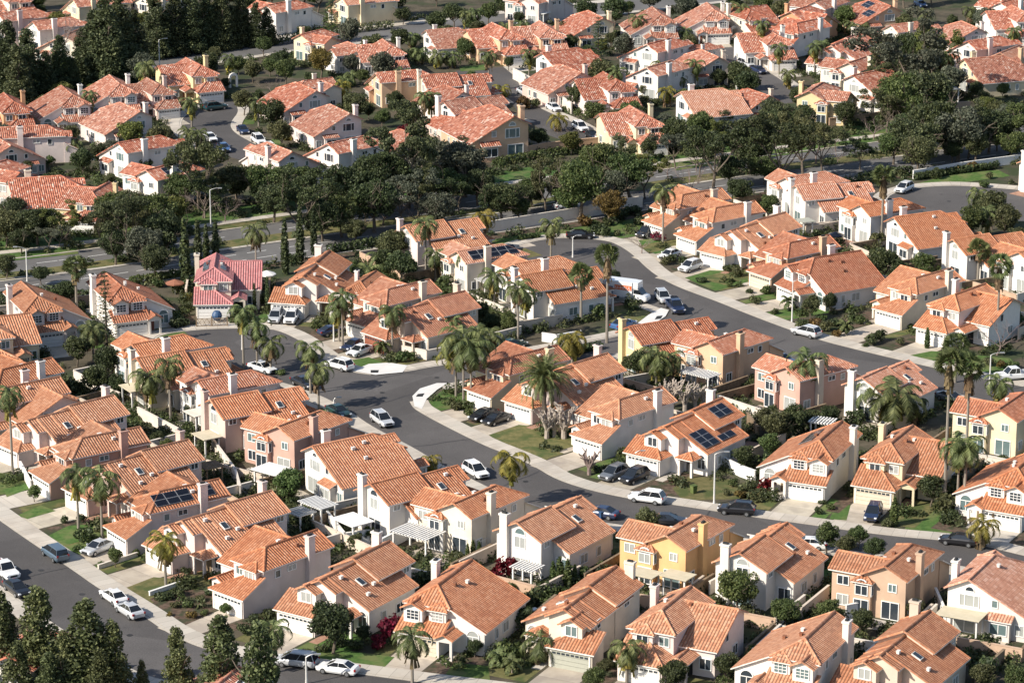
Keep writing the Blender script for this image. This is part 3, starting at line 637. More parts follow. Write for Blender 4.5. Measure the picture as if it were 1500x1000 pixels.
def house(ref, kind, m, F, B, wall='white', roof='tile_orange', solar=(), gd='gdoor', lawn='dry', far=False, s=1.0, glass=None, chim=None, zr=None, dx=0, dy=0):
    md = MODELS[(kind, m)]; D = md['D']
    z = md['zt']*s
    f, b = up(F[0], F[1], z), up(B[0], B[1], z)
    u = (b-f); u.z = 0; u.normalize()
    th = math.atan2(u.y, u.x); rz = th-math.pi/2
    org = b-u*(D+OV)*s; org.z = 0; c = org+u*D*s/2
    root = link('tile_roofed_house', None, loc=org, rz=rz, sc3=s)
    root.empty_display_size = 2
    tag(root, ref, 'house', 'tile roofed houses of the estate')
    wm = 'w_'+wall
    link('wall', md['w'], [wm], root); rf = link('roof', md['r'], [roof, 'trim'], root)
    link('chimney', md['ch'], ['w_'+(chim or wall), 'dark'], root)
    rnd = random.Random(len(HOUSES)*7+3)
    ROT = {'F': 0, 'R': math.pi/2, 'B': math.pi, 'L': -math.pi/2}
    for it in md['F']:
        t, x, y = it[0], it[1]*m, it[2]
        face = it[4] if t != 'g' else it[3]
        if t == 'g': zc, face, wd, ht, st = 0, it[3], it[4], it[5], ''
        else: zc, wd, ht, st = it[3], it[5], it[6], it[7]
        if face in 'LR' and m < 0: face = 'L' if face == 'R' else 'R'
        a = ROT[face]; nrm = Vector((math.sin(a+rz), -math.cos(a+rz), 0))
        pos = Matrix.Rotation(rz, 4, 'Z') @ Vector((x, y, zc))*s+org
        if nrm.dot((CAMV-pos).normalized()) < -.12: continue
        if t == 'g': link('garage_door', gdoor_mesh(wd, ht), [gd, 'glass', 'trim'], root, (x, y, 0), a)
        elif t == 'd':
            dm = WCACHE.get('door')
            if dm is None:
                q = MB(); q.box(-.5, .5, -.06, 0, 0, 2.05); dm = WCACHE['door'] = q.mesh('door', 1)
            link('door', dm, [rnd.choice(['wood', 'trim', 'gdoor4', 'dark'])], root, (x, y, 0), a)
        else:
            fm, pm = win_mesh(wd, ht, st)
            wo = link('window', fm, ['frame'], root, (x, y, zc), a)
            link('pane', pm, [glass or rnd.choice(['glass', 'glass', 'glass2', 'glass3', 'glass2'])], wo)
    sl = math.atan(K)
    def on_slope(side, t, y, h0=0):
        zr_, _ = md['slope'][side]; sx = (-1 if side == 'L' else 1)*m
        return (sx*t, y, zr_-K*t+h0), (0, sx*sl, 0)
    for t, y in (md['sky'] if not (solar and kind == 'B') else []):
        p, e = on_slope('R', t, y); q = link('skylight', SKYF, ['trim'], root, p); q.rotation_euler = e
        link('pane', SKYG, ['glass'], q)
    if not far and not (solar and kind == 'B'):
        for x, y in md['vents']:
            if rnd.random() < .8: link('roof_vent', VENT, [rnd.choice(['trim', 'trim', roof])], root, (x*m, y, md['zr']-K*abs(x)+.02))
    for side, t, y, nx, ny in solar:
        p, e = on_slope(side, t, y); key = ('s', nx, ny)
        if key not in WCACHE: WCACHE[key] = solar_mesh(nx, ny)
        q = link('solar_panel', WCACHE[key], ['solar', 'solarframe'], root, p); q.rotation_euler = e
    HOUSES.append(dict(ref=ref, o=root, org=org, rz=rz, u=u, m=m, md=md, s=s, lawn=lawn, far=far, c=c, wall=wall, gd=gd,
                       pix=proj((c.x, c.y, 3))))
    return root
def hloc(h, x, y, z=0):
    return Matrix.Rotation(h['rz'], 4, 'Z') @ (Vector((x*h['m'], y, z))*h['s'])+h['org']
def HT(t, ref, kind, m, F, B, *a, **k):
    house(ref, kind, m, tp(t, *F), tp(t, *B), *a, **k)
# ------------------------------------------------------------------ the houses (ridge ends read off the photo)
def px(ref, kind, m, F, B, *a, **k): house(ref, kind, m, F, B, *a, **k)
# bottom row
HT(42, 'white big gabled house right of the red bougainvillea', 'A', 1, (927, 474), (1165, 295), 'white', gd='gdoor2')
HT(42, 'white house behind the round dark magnolia', 'B', 1, (290, 405), (715, 193), 'white')
HT(42, 'cream house above the dry flower bed', 'C', -1, (-35, 251), (320, 130), 'blush')
HT(43, 'cream house with grey green garage door', 'B', -1, (343, 502), (573, 330), 'cream', gd='gdoor3')
HT(43, 'blush house with pinkish chimney at bottom edge', 'C', 1, (782, 607), (985, 440), 'blush')
HT(44, 'white house with tall white chimney at bottom edge', 'A', -1, (250, 775), (460, 580), 'white')
HT(44, 'beige house with arched dormer at bottom edge', 'B', 1, (700, 805), (985, 575), 'beige')
# backs along the main street
HT(44, 'white house with flat olive patio cover', 'A', -1, (1340, 270), (1195, 408), 'white', 'tile_pink')
HT(44, 'tan house with blue window shutter', 'C', 1, (885, 210), (735, 335), 'tan', 'tile_orange')
px('white house behind the bushy green tree', 'B', -1, (1140, 768), (1083, 810), 'white', 'tile_orange')
HT(43, 'golden yellow house with beige patio roofs', 'C', 1, (1045, 50), (845, 165), 'gold', 'tile_orange')
HT(43, 'white house beside the red bougainvillea bush', 'B', -1, (338, -57), (25, 95), 'white', 'tile_orange')
px('cream house with slatted white pergola', 'C', 1, (722, 712), (664, 737), 'cream')
HT(32, 'white house with arched window and tall chimney', 'B', -1, (1040, 745), (610, 858), 'white')
HT(32, 'white house with the broadest roof in town centre', 'A', -1, (720, 562), (290, 650), 'white')
HT(32, 'salmon house beside the parked silver crossover', 'C', 1, (360, 445), (100, 540), 'rose')
HT(31, 'pinkish house with beige patio awning', 'B', -1, (1575, 315), (1155, 395), 'pink')
HT(31, 'white house with bay beside two thin palms', 'C', 1, (1420, 225), (1085, 290), 'white', 'tile_pink')
HT(31, 'cream house with tall corner chimney by three palms', 'B', -1, (1180, 95), (750, 165), 'cream')
HT(31, 'white house nearest the left turning circle', 'C', 1, (1040, 30), (725, 92), 'white')
# row along the lower left street
px('pale pink house behind the lone dry lawn palm', 'B', 1, (258, 758), (398, 718), 'blush')
HT(31, 'pinkish house with black rooftop solar sheets', 'C', -1, (790, 915), (1205, 828), 'blush', solar=(('L', 1.35, 3.6, 2, 3), ('L', 1.25, 8.4, 2, 1)))
HT(31, 'pale pink house behind the shaggy twin palms', 'B', 1, (560, 728), (1035, 612), 'pink')
HT(31, 'salmon house with brownish chimney on left street', 'C', -1, (400, 615), (770, 543), 'rose')
HT(31, 'blush house with teal skylight on left street', 'B', 1, (170, 480), (625, 368), 'blush')
HT(31, 'blush house behind the tall thin left palm', 'C', 1, (-60, 345), (330, 268), 'blush')
HT(31, 'white house with white chimney at left edge', 'C', -1, (-30, 240), (285, 163), 'white')
px('pale house hidden behind bottom left pines', 'C', 1, (60, 918), (10, 962), 'white', 'tile_red')
px('pale house peeping out under the bottom pines', 'A', 1, (338, 985), (292, 1022), 'white', 'tile_red')
# upper left of the main street
HT(21, 'white house with round wall ornament', 'A', 1, (200, 722), (115, 645), 'blush')
HT(21, 'pale yellow house cut by the left edge', 'C', 1, (-70, 865), (-130, 800), 'pale')
HT(21, 'white house behind the tall layered spruce', 'A', 1, (690, 690), (570, 590), 'white', 'tile_brown')
HT(21, 'cream house with bright rose painted roof', 'C', 1, (1170, 600), (1188, 490), 'cream', 'tile_rose', solar=(('L', 1.3, 5.6, 1, 3), ('U', 1.3, 6.0, 1, 3)))
HT(22, 'white house with arched dormer above two cars', 'B', 1, (250, 590), (385, 475), 'white')
HT(22, 'pale house behind the arched dormer house', 'A', 1, (520, 672), (640, 585), 'white', s=.75)
HT(22, 'cream house with broad beige chimney and palms', 'C', -1, (620, 710), (935, 633), 'cream', 'tile_brown')
HT(22, 'beige house with brick red garage door', 'B', 1, (740, 790), (1130, 697), 'beige', 'tile_brown', gd='gdoor4')
HT(22, 'pale pink house behind the grey leaved tree', 'B', -1, (1060, 300), (800, 340), 'blush')
HT(22, 'pale house with black solar sheet beside turning circle', 'C', 1, (1340, 440), (1085, 480), 'cream', 'tile_pink', solar=(('L', 1.35, 5.2, 2, 5),))
HT(23, 'white house behind the box truck fan palm', 'C', 1, (300, 500), (10, 550), 'white')
HT(23, 'white house beside the orange striped box truck', 'B', -1, (470, 545), (45, 612), 'white')
HT(23, 'yellow house above the corner ramp', 'B', -1, (1055, 825), (640, 895), 'yellow', 'tile_brown')
HT(33, 'peach house with bay windows and white pergola', 'C', 1, (1400, -35), (1075, 75), 'peach', 'tile_pink')
HT(34, 'rose brown house with tall arched window', 'C', 1, (510, 128), (190, 215), 'rose', 'tile_pink', chim='beige')
HT(34, 'white house behind the clustered queen palms', 'B', -1, (800, 188), (610, 275), 'white', 'tile_pink', s=.92)
HT(34, 'yellow house behind the tallest fan palm pair', 'C', 1, (1530, 330), (1360, 445), 'pale', 'tile_brown')
# front row of the main street
HT(34, 'white house with dark solar strip and tall chimney', 'A', -1, (325, 662), (500, 510), 'white', solar=(('R', 2.6, 7.2, 2, 3),))
HT(34, 'pale yellow house left of the palm trio', 'C', 1, (690, 697), (890, 533), 'pale', gd='gdoor2')
HT(34, 'white house cut by the right edge below palms', 'A', -1, (1440, 790), (1600, 660), 'white')
HT(33, 'white house beside the white pollarded trees', 'C', -1, (520, 415), (825, 322), 'white')
HT(33, 'white house with two blue solar arrays', 'B', 1, (800, 540), (1155, 382), 'white', solar=(('U', 1.6, 10.4, 2, 2), ('R', 3.7, 3.4, 3, 2), ('R', 4.6, 7.3, 1, 2)))
HT(33, 'pinkish house behind the fat date palm', 'B', 1, (90, 270), (525, 138), 'blush', 'tile_orange')
HT(32, 'pale yellow house behind the skirted palms', 'C', -1, (1210, 200), (1637, 95), 'pale', 'tile_brown')
# right hand street, upper side
HT(23, 'beige house beside the parked black suv', 'C', -1, (830, 190), (1150, 132), 'beige')
HT(23, 'white house above the first white hatchback', 'C', -1, (1010, 262), (1335, 203), 'white')
px('white house behind the square green lawn', 'B', 1, (1054, 337.3), (1150.7, 310.7), 'white')
HT(24, 'peach house with stone topped chimney', 'C', -1, (110, 455), (430, 390), 'peach', 'tile_brown', gd='gdoor2')
HT(24, 'white house with the broadest roof on right street', 'A', 1, (230, 535), (605, 475), 'white', 'tile_brown')
HT(24, 'white house behind the parked white compact', 'B', -1, (690, 78), (245, 118), 'white', 'tile_pink')
HT(24, 'white house with arched gable beside the avenue', 'C', 1, (500, 30), (190, 75), 'white', 'tile_pink')
HT(24, 'white house with greenish bay left of fan palm', 'C', 1, (930, 172), (600, 225), 'white')
HT(24, 'white broad roofed house behind the fan palm', 'A', -1, (1165, 243), (785, 293), 'white')
HT(24, 'white house with arched window right of dark trees', 'B', -1, (1520, 350), (1110, 415), 'white')
HT(24, 'white house at right edge beside fan palms', 'C', 1, (1670, 440), (1470, 485), 'white')
HT(24, 'cream house with arched dormer on right street', 'C', -1, (800, 655), (1100, 572), 'cream')
HT(24, 'white house with grid windows on right street', 'C', 1, (960, 775), (1290, 655), 'white')
HT(14, 'white house at right edge beyond the turning circle', 'B', -1, (1740, 815), (1548, 862), 'white')
# beyond the avenue: left
def U(*a, **k):
    k.setdefault('far', True); k.setdefault('roof', 'tile_red'); HT(*a, **k)
U(11, 'white house with thin chimney in upper left row', 'A', -1, (410, 530), (335, 470), 'white')
U(11, 'white gabled house left of the garden arch', 'A', -1, (680, 480), (600, 412), 'white')
U(11, 'low pinkish house with broad hipped roof upper left', 'C', -1, (925, 495), (805, 428), 'pink', s=.88)
U(11, 'yellow house at the upper left street end', 'C', -1, (1130, 375), (1020, 318), 'yellow')
U(11, 'pale house with sloping roof above upper left circle', 'A', 1, (650, 560), (770, 612), 'blush')
U(11, 'long white house beside the upper left circle', 'A', 1, (900, 742), (650, 785), 'white')
U(11, 'white house with navy solar above the avenue trees', 'C', 1, (980, 890), (800, 935), 'white', solar=(('L', 1.4, 5.5, 2, 3),))
U(11, 'pink walled house with two stub chimneys upper left', 'A', -1, (-25, 750), (60, 800), 'pink', s=.92)
U(11, 'white house with pink roof at upper left edge', 'A', 1, (190, 692), (-10, 702), 'blush')
U(11, 'orange walled house at the upper left edge', 'C', -1, (110, 590), (20, 510), 'orange')
U(21, 'broad roofed white house above left avenue trees', 'A', -1, (265, 70), (45, 84), 'cream')
U(21, 'yellow house beside left avenue trees', 'C', -1, (470, 178), (600, 98), 'yellow', s=.9)
U(21, 'pale pink house cut by the left edge above avenue', 'C', -1, (-40, 0), (-140, 30), 'pink')
U(11, 'beige two storey house at top left behind pines', 'A', 1, (600, -25), (400, -5), 'pale')
U(11, 'cream house at top left behind the right pines', 'A', 1, (940, -50), (780, -20), 'cream')
U(11, 'red roofed house left of the purple tree', 'A', 1, (150, 55), (-10, 75), 'blush')
U(11, 'red roofed house behind the purple tree', 'A', 1, (310, 105), (180, 120), 'white')
U(11, 'pale house with orange roof between dark pines', 'A', 1, (460, 150), (350, 195), 'cream', roof='tile_pink')
U(11, 'cream house with dark garage in top left corner', 'C', -1, (80, -40), (0, -70), 'cream')
# left centre cluster
U(12, 'beige house with balcony at top beside the spruce', 'A', 1, (640, -35), (450, -15), 'pale', roof='tile_pink')
U(12, 'white house left of the golden tree at top', 'C', 1, (150, 10), (40, 30), 'white')
U(12, 'yellowish house hidden by the golden tree', 'C', -1, (310, 170), (225, 190), 'pale', s=.85)
U(12, 'white house with low roof right of golden tree', 'C', 1, (470, 225), (565, 261), 'white', s=.8)
U(12, 'white hip roofed house with thin chimney at top', 'C', -1, (785, 300), (675, 215), 'white', s=.9)
U(12, 'white house with chimney behind short palms at top', 'A', -1, (1030, 158), (915, 168), 'white', s=.82)
U(12, 'peach house with black solar sheet at top', 'C', -1, (1395, 180), (1275, 125), 'peach', solar=(('L', 1.3, 5.2, 2, 4),))
U(12, 'pinkish house with white chimney in upper left cluster', 'A', 1, (180, 445), (310, 500), 'blush')
U(12, 'pinkish house with tallest chimney in upper cluster', 'A', 1, (370, 565), (495, 625), 'blush')
U(12, 'cream house under the golden trees in upper cluster', 'C', 1, (235, 445), (400, 425), 'cream', s=.75)
U(12, 'peach walled house behind the upper cluster palms', 'A', 1, (860, 385), (640, 402), 'peach')
U(12, 'cream house with raised roof strip in upper cluster', 'B', -1, (1110, 400), (890, 415), 'cream')
U(12, 'pink house with wide gable in upper cluster', 'A', 1, (1005, 462), (1120, 507), 'blush', s=.85)
U(12, 'white house with two raised roof edges', 'B', -1, (1330, 508), (1010, 558), 'white')
U(12, 'pinkish gabled house left of the peach gable', 'A', 1, (1065, 580), (1175, 630), 'pink', s=.8)
U(12, 'peach gabled house with central chimney above avenue', 'A', 1, (1288, 585), (1398, 640), 'peach', s=1.22)
U(12, 'white house with chimney above the central trees', 'A', 1, (560, 750), (375, 790), 'white')
U(12, 'low pale house above the avenue cypress trees', 'A', -1, (90, 800), (180, 835), 'blush')
U(12, 'small roofed house left of the dark red shrub', 'A', 1, (775, 710), (865, 745), 'blush', s=.7)
# right cluster
U(13, 'beige house with pent roof at top centre', 'C', -1, (220, 165), (150, 115), 'peach')
U(13, 'pale yellow gabled house left of tall spruce', 'A', 1, (420, 60), (500, 100), 'pale')
U(13, 'white house with thin chimney right of tall spruce', 'A', -1, (830, 90), (770, 38), 'white')
U(13, 'white house with pale blue garage', 'A', -1, (1130, 75), (1070, 15), 'white')
U(13, 'pale house with long low roof at top', 'C', 1, (1340, 65), (1200, 20), 'cream')
U(13, 'white broad roofed house beside the long white wall', 'A', -1, (320, 270), (165, 292), 'white')
U(13, 'pink house behind the round street tree', 'A', 1, (290, 365), (380, 400), 'pink')
U(13, 'blush hip roofed house with garage beside round trees', 'C', -1, (570, 435), (500, 395), 'blush')
U(13, 'white house with big white front chimney', 'A', 1, (870, 210), (740, 245), 'white')
U(13, 'white house with thin chimney in right cluster', 'A', 1, (890, 330), (740, 372), 'white')
U(13, 'blush house hidden between upper right palms', 'A', 1, (1065, 240), (965, 258), 'blush', s=.68)
U(13, 'beige gabled house facing the upper right street', 'A', 1, (1045, 275), (1135, 315), 'beige', s=.92)
U(13, 'pale yellow house with arched window above avenue', 'C', -1, (735, 635), (645, 580), 'pale')
U(13, 'white house with gridded window wall above avenue', 'A', -1, (1110, 490), (925, 507), 'white', roof='tile_pink')
U(13, 'beige house below the upper right street', 'A', 1, (1310, 492), (1415, 527), 'beige', s=.85)
U(13, 'white house with pent porch at upper right street', 'C', -1, (1450, 190), (1385, 150), 'white')
U(13, 'white house with white canopy at top centre', 'C', 1, (180, -45), (90, -20), 'blush')
U(14, 'white house with broad chimney on upper right street', 'C', -1, (130, 155), (390, 100), 'white')
U(14, 'white stepped gable house on upper right street', 'B', 1, (450, 235), (610, 178), 'white')
U(14, 'peach house with blue solar panels at top right', 'A', 1, (680, 0), (770, 35), 'peach', solar=(('R', 1.8, 4.0, 2, 2), ('R', 3.8, 8.5, 2, 2)))
U(14, 'pale house with long roof at top right', 'A', 1, (1010, 108), (770, 138), 'cream', s=.9)
U(14, 'pale house with light gable at top right', 'A', 1, (1130, 105), (1245, 155), 'blush', s=.9)
U(14, 'pinkish house with wide low roof at right', 'A', 1, (1400, 195), (1190, 228), 'blush')
U(14, 'yellow walled broad roofed house at right', 'A', -1, (1330, 312), (1170, 325), 'pale')
U(14, 'peach house with orange chimney at right edge', 'A', 1, (1560, 215), (1370, 290), 'peach', roof='tile_pink')
U(14, 'yellow house beside the upper right street end', 'C', -1, (420, 435), (320, 500), 'yellow')
U(14, 'white gabled house left of the huge dark tree', 'A', -1, (700, 385), (560, 415), 'white')
U(14, 'pale house behind palms left of huge dark tree', 'C', 1, (640, 310), (535, 345), 'cream')
U(14, 'orange walled house at the very top right', 'C', -1, (320, 30), (215, 65), 'orange')
U(14, 'white house at top right behind the hedge', 'C', 1, (440, -20), (350, 10), 'white')
U(14, 'white house in the top right corner', 'C', 1, (1490, -15), (1370, 15), 'white')
U(14, 'white house with low garage at the right edge', 'C', -1, (1490, 60), (1430, 30), 'white')
# ------------------------------------------------------------------ plants
rng = random.Random(11)
def rdir(r):
    while True:
        v = Vector((r.uniform(-1, 1), r.uniform(-1, 1), r.uniform(-1, 1)))
        if .05 < v.length < 1: return v.normalized()
def leaves(name, blobs, n, size, seed, flat=0., out=.6):
    """leaf sprays through the volume of several clumps; blobs = (centre, (rx,ry,rz))"""
    r = random.Random(seed); mb = MB()
    wsum = [b[1][0]*b[1][1]+b[1][0]*b[1][2] for b in blobs]; tot = sum(wsum)
    for (c, rad), ww in zip(blobs, wsum):
        for _ in range(int(n*ww/tot)):
            d = rdir(r); k = r.uniform(.45, 1.08)**.6
            p = Vector((c[0]+d.x*rad[0]*k, c[1]+d.y*rad[1]*k, c[2]+d.z*rad[2]*k))
            nrm = (d*out+rdir(r)*(1-out*.5)+Vector((0, 0, flat))).normalized()
            a = nrm.orthogonal().normalized(); a.rotate(Matrix.Rotation(r.uniform(0, 6.28), 3, nrm)); b = nrm.cross(a)
            s = size*r.uniform(.55, 1.25); t = s*r.uniform(.45, .8)
            mb.poly([p+a*s, p+b*t+nrm*s*.15, p-a*s, p-b*t-nrm*s*.1])
    return mb.mesh(name, 1)
def limbs(name, seed, H, r0, n, spread, fork=.35, levels=2, mat=0, ends=None, up_=.7):
    r = random.Random(seed); mb = MB()
    top = Vector((r.uniform(-.1, .1)*H, r.uniform(-.1, .1)*H, H*fork))
    mb.tube((0, 0, -.1), top*.5, r0, r0*.85); mb.tube(top*.5, top, r0*.85, r0*.7)
    def grow(p, d, L, rad, lv):
        q = p+d*L*.5+rdir(r)*L*.06; e = p+d*L
        mb.tube(p, q, rad, rad*.75, 5); mb.tube(q, e, rad*.75, rad*.45, 5)
        if ends is not None: ends.append(e)
        if lv > 0:
            for _ in range(r.choice((2, 3, 3))):
                nd = (d+rdir(r)*.75+Vector((0, 0, .18))).normalized(); s0 = p+d*L*r.uniform(.5, 1)
                grow(s0, nd, L*r.uniform(.5, .75), rad*.5, lv-1)
    for i in range(n):
        a = 6.283*i/n+r.uniform(-.4, .4)
        d = Vector((math.cos(a)*spread, math.sin(a)*spread, up_)).normalized()
        grow(top*r.uniform(.85, 1), d, (H-top.z)*r.uniform(.6, .95), r0*.5, levels)
    return mb.mesh(name, 1)
def blobs_round(seed, R_, Hc, n, k=.42, fl=.75):
    r = random.Random(seed); B = []
    for i in range(n):
        d = rdir(r); q = r.uniform(.35, .8)
        rr = R_*r.uniform(k*.7, k*1.25)
        B.append(((d.x*R_*q, d.y*R_*q, Hc+d.z*R_*q*fl), (rr, rr, rr*.8)))
    return B
def blobs_cone(seed, R_, H, z0, n):
    r = random.Random(seed); B = []
    for i in range(n):
        t = (i+r.random())/n; z = z0+(H-z0)*t
        rad = R_*(1-t)**.75*r.uniform(.55, 1.0)+.25; a = r.uniform(0, 6.28); rr = R_*(.42-.24*t)*r.uniform(.75, 1.25)
        B.append(((math.cos(a)*rad*.75, math.sin(a)*rad*.75, z-rr*.6), (rr, rr, rr*.85)))
    return B
PM = {}
for i in range(4):      # round headed trees: radius 3, height 6.4
    PM['round', i] = (leaves('crown', blobs_round(20+i, 3.0, 4.1, 36, .33), 7500, .19, 30+i), limbs('trunk', 40+i, 4.6, .2, 4, .7, .38))
for i in range(4):      # wide open trees of the avenue: radius 4.5, height 9
    PM['wide', i] = (leaves('crown', blobs_round(50+i, 4.9, 5.7, 52, .27, .66), 11000, .23, 60+i), limbs('trunk', 70+i, 7.4, .32, 5, .75, .34))
for i in range(3):      # tall open gum like trees: radius 3.6, height 11
    E_ = []; lm = limbs('trunk', 300+i, 10, .3, 5, .5, .36, 2, ends=E_); r_ = random.Random(310+i)
    PM['gum', i] = (leaves('crown', [((p.x, p.y, p.z+.2), (r_.uniform(.7, 1.25),)*2+(r_.uniform(.45, .8),)) for p in E_], 8500, .2, 320+i, .2, .4), lm)
for i in range(4):      # ragged pines: radius 2.6, height 12
    PM['pine', i] = (leaves('crown', blobs_cone(80+i, 2.7, 12, 1.2, 95), 13000, .17, 90+i, .25, .3), limbs('trunk', 95+i, 9, .24, 3, .35, .7, 1))
for i in range(2):      # italian cypress: radius .6, height 8
    B = [((0, 0, z*.8+.5), (.62*(1-(abs(z-3.2)/7)**2), .62*(1-(abs(z-3.2)/7)**2), .9)) for z in range(9)]
    B.append(((0, 0, 7.6), (.22, .22, .6)))
    PM['cypress', i] = (leaves('crown', B, 900, .26, 100+i, 0, .8), None)
def spruce(seed):
    r = random.Random(seed); mb = MB(); H = 12
    z = 1.0
    while z < H-.3:
        L = 3.0*(1-z/H)**.8+.2; n = 9
        for i in range(n):
            a = 6.283*i/n+r.uniform(-.25, .25); d = Vector((math.cos(a), math.sin(a), -.06)); l = L*r.uniform(.75, 1.1)
            for k in range(int(4+l*5)):
                t = r.random()**.7; p = Vector((0, 0, z))+d*l*t+Vector((0, 0, .12*l*t*t))
                s = .34*(1.1-t*.5); sd_ = Vector((-d.y, d.x, 0))
                u_ = (d*r.uniform(-.4, 1)+sd_*r.choice((-1, 1))+Vector((0, 0, r.uniform(-.1, .5)))).normalized(); v_ = u_.cross(Vector((r.uniform(-.5, .5), r.uniform(-.5, .5), 1))).normalized()
                mb.poly([p-v_*s*.35, p+u_*s*1.3, p+v_*s*.35, p-u_*s*.4])
        z += r.uniform(.5, .75)
    return mb.mesh('crown', 1)
tb = MB(); tb.tube((0, 0, 0), (0, 0, 11.6), .2, .03)
SPT = tb.mesh('trunk', 1)
for i in range(2): PM['spruce', i] = (spruce(110+i), SPT)
def feather(seed, n, L, droop, lw, ll, up0=1.1, rings=2):
    """crown of arching feather fronds"""
    r = random.Random(seed); mb = MB()
    for i in range(n):
        a = 6.283*i*.381966+r.uniform(-.2, .2); e = up0-(up0+.5)*(i/n)+r.uniform(-.15, .15)
        l = L*r.uniform(.85, 1.1); d = Vector((math.cos(a), math.sin(a), 0)); sd_ = Vector((-d.y, d.x, 0))
        p = Vector((0, 0, 0)); pts = [p]; ang = e; K_ = 7
        for k in range(K_):
            p = p+(d*math.cos(ang)+Vector((0, 0, math.sin(ang))))*l/K_; pts.append(p); ang -= droop/K_*(1+k*.25)
        for k in range(K_):
            q0, q1 = pts[k], pts[k+1]; t = (q1-q0).normalized()
            mb.poly([q0-sd_*.035, q1-sd_*.03, q1+sd_*.03, q0+sd_*.035])
            if k == 0: continue
            for m_ in range(4):
                c = q0.lerp(q1, (m_+.5)/4); f = (k+(m_/4))/K_; w_ = ll*math.sin(math.pi*min(1, .18+f*.78))
                for s in (-1, 1):
                    tip = c+(sd_*s*.85+t*.45+Vector((0, 0, -.35-.3*r.random()))).normalized()*w_*r.uniform(.8, 1.1)
                    mb.poly([c-t*lw, tip, c+t*lw])
    return mb.mesh('fronds', 1)
for i in range(3): PM['queen', i] = feather(120+i, 15, 2.9, 1.7+.2*i, .07, .8)
for i in range(2): PM['canary', i] = feather(130+i, 78, 3.6, .95, .06, .5, 1.5)
for i in range(2): PM['banana', i] = feather(135+i, 13, 1.9, 1.5, .22, .55, 1.3)
def fanpalm(seed, n, R_, lo):
    r = random.Random(seed); mb = MB()
    for i in range(n):
        d = rdir(r)
        d.z = d.z*.9+lo
        d.normalize(); L = R_*r.uniform(.5, .62)
        p = d*L; a = d.orthogonal().normalized(); a.rotate(Matrix.Rotation(r.uniform(0, 6.28), 3, d)); b = d.cross(a)
        mb.poly([a*.03, p+a*.03, p-a*.03, -a*.03])
        nrm = (b*.6+d*.2+rdir(r)*.3).normalized(); u_ = d; v_ = u_.cross(nrm).normalized(); F = R_*.55
        prev = None
        for k in range(9):
            an = (k-4)*.33; q = p+(u_*math.cos(an)+v_*math.sin(an))*F*r.uniform(.85, 1.05)+Vector((0, 0, -.12))
            an2 = an+.165; q2 = p+(u_*math.cos(an2)+v_*math.sin(an2))*F*.55
            mb.poly([p, q, q2])
            if prev is not None: mb.poly([p, prev, q])
            prev = q2
    return mb.mesh('fronds', 1)
for i in range(2): PM['fan', i] = fanpalm(140+i, 46, 1.75, .25)
def skirt(seed, n, L, rad):
    r = random.Random(seed); mb = MB()
    for i in range(n):
        a = r.uniform(0, 6.28); d = Vector((math.cos(a), math.sin(a), 0)); z = -r.uniform(0, L*.6); l = L*r.uniform(.4, .8)
        p = d*rad*.5+Vector((0, 0, z)); q = d*rad*r.uniform(.8, 1.3)+Vector((0, 0, z-l)); s = Vector((-d.y, d.x, 0))*.22
        mb.poly([p-s*.3, q-s, q+s, p+s*.3])
    return mb.mesh('skirt', 1)
SK = {'fan': skirt(150, 70, 2.2, .55), 'queen': skirt(151, 26, 2.4, .8), 'canary': skirt(152, 40, 1.5, 1.0)}
tb = MB()
for k in range(10): tb.tube((.0, 0, k/10), (0, 0, (k+1)/10), 1-.045*k, 1-.045*(k+1), 8, cap=(k == 9))
PTR = tb.mesh('trunk', 1)
for i in range(3): PM['bare', i] = limbs('branches', 160+i, 5.5, .16, 5, .8, .3, 4)
def pollard(seed):
    r = random.Random(seed); mb = MB(); mb.tube((0, 0, -.1), (0, 0, 1.2), .3, .26, 7)
    for i in range(11):
        a = 6.283*i/11+r.uniform(-.3, .3); t = r.uniform(.25, .6); p = Vector((0, 0, r.uniform(.8, 1.3))); d = Vector((math.cos(a)*t, math.sin(a)*t, 1)).normalized()
        for k in range(3):
            q = p+d*r.uniform(.7, 1.15); mb.tube(p, q, .17-.035*k, .15-.035*k, 6); p = q
            for _ in range(2):
                s = (d+rdir(r)*.55).normalized(); mb.tube(p, p+s*r.uniform(.35, .8), .085, .07, 5)
            d = (d+rdir(r)*.3+Vector((0, 0, .2))).normalized()
        mb.tube(p, p+Vector((0, 0, .12)), .13, .11, 6)
    return mb.mesh('branches', 1)
for i in range(2): PM['pollard', i] = pollard(170+i)
for i in range(4): PM['shrub', i] = leaves('shrub', blobs_round(180+i, 1.0, .75, 9, .55, .7), 520, .17, 185+i, 0, .8)
for i in range(2): PM['flower', i] = leaves('shrub', blobs_round(190+i, 1.0, .8, 12, .45, .8), 600, .17, 195+i, 0, .6)
for i in range(2): PM['low', i] = leaves('shrub', blobs_round(200+i, 1.0, .35, 10, .5, .3), 420, .17, 205+i, .3, .5)
PHR = dict(round='tree', wide='tree', gum='tall open tree', pine='pine', cypress='italian cypress', spruce='layered spruce', queen='queen palm', canary='date palm', fan='fan palm', bare='bare tree', pollard='pollarded tree', banana='banana plant')
CAT = dict(queen='palm', canary='palm', fan='palm', banana='plant')
ADJ = dict(lf_dark='dark green', lf_mid='green', lf_olive='olive green', lf_gold='golden leaved', lf_rust='rusty leaved', lf_light='light green', lf_red='crimson', lf_pine='dark', lf_conifer='sunlit', lf_grey='grey green', lf_yel='yellow green', lf_palm='green', lf_palmy='yellowing', twig='leafless', palebark='pale')
TREES = []
def vpx(b): return (proj(b)[1]-proj(b+Vector((0, 0, 1)))[1])
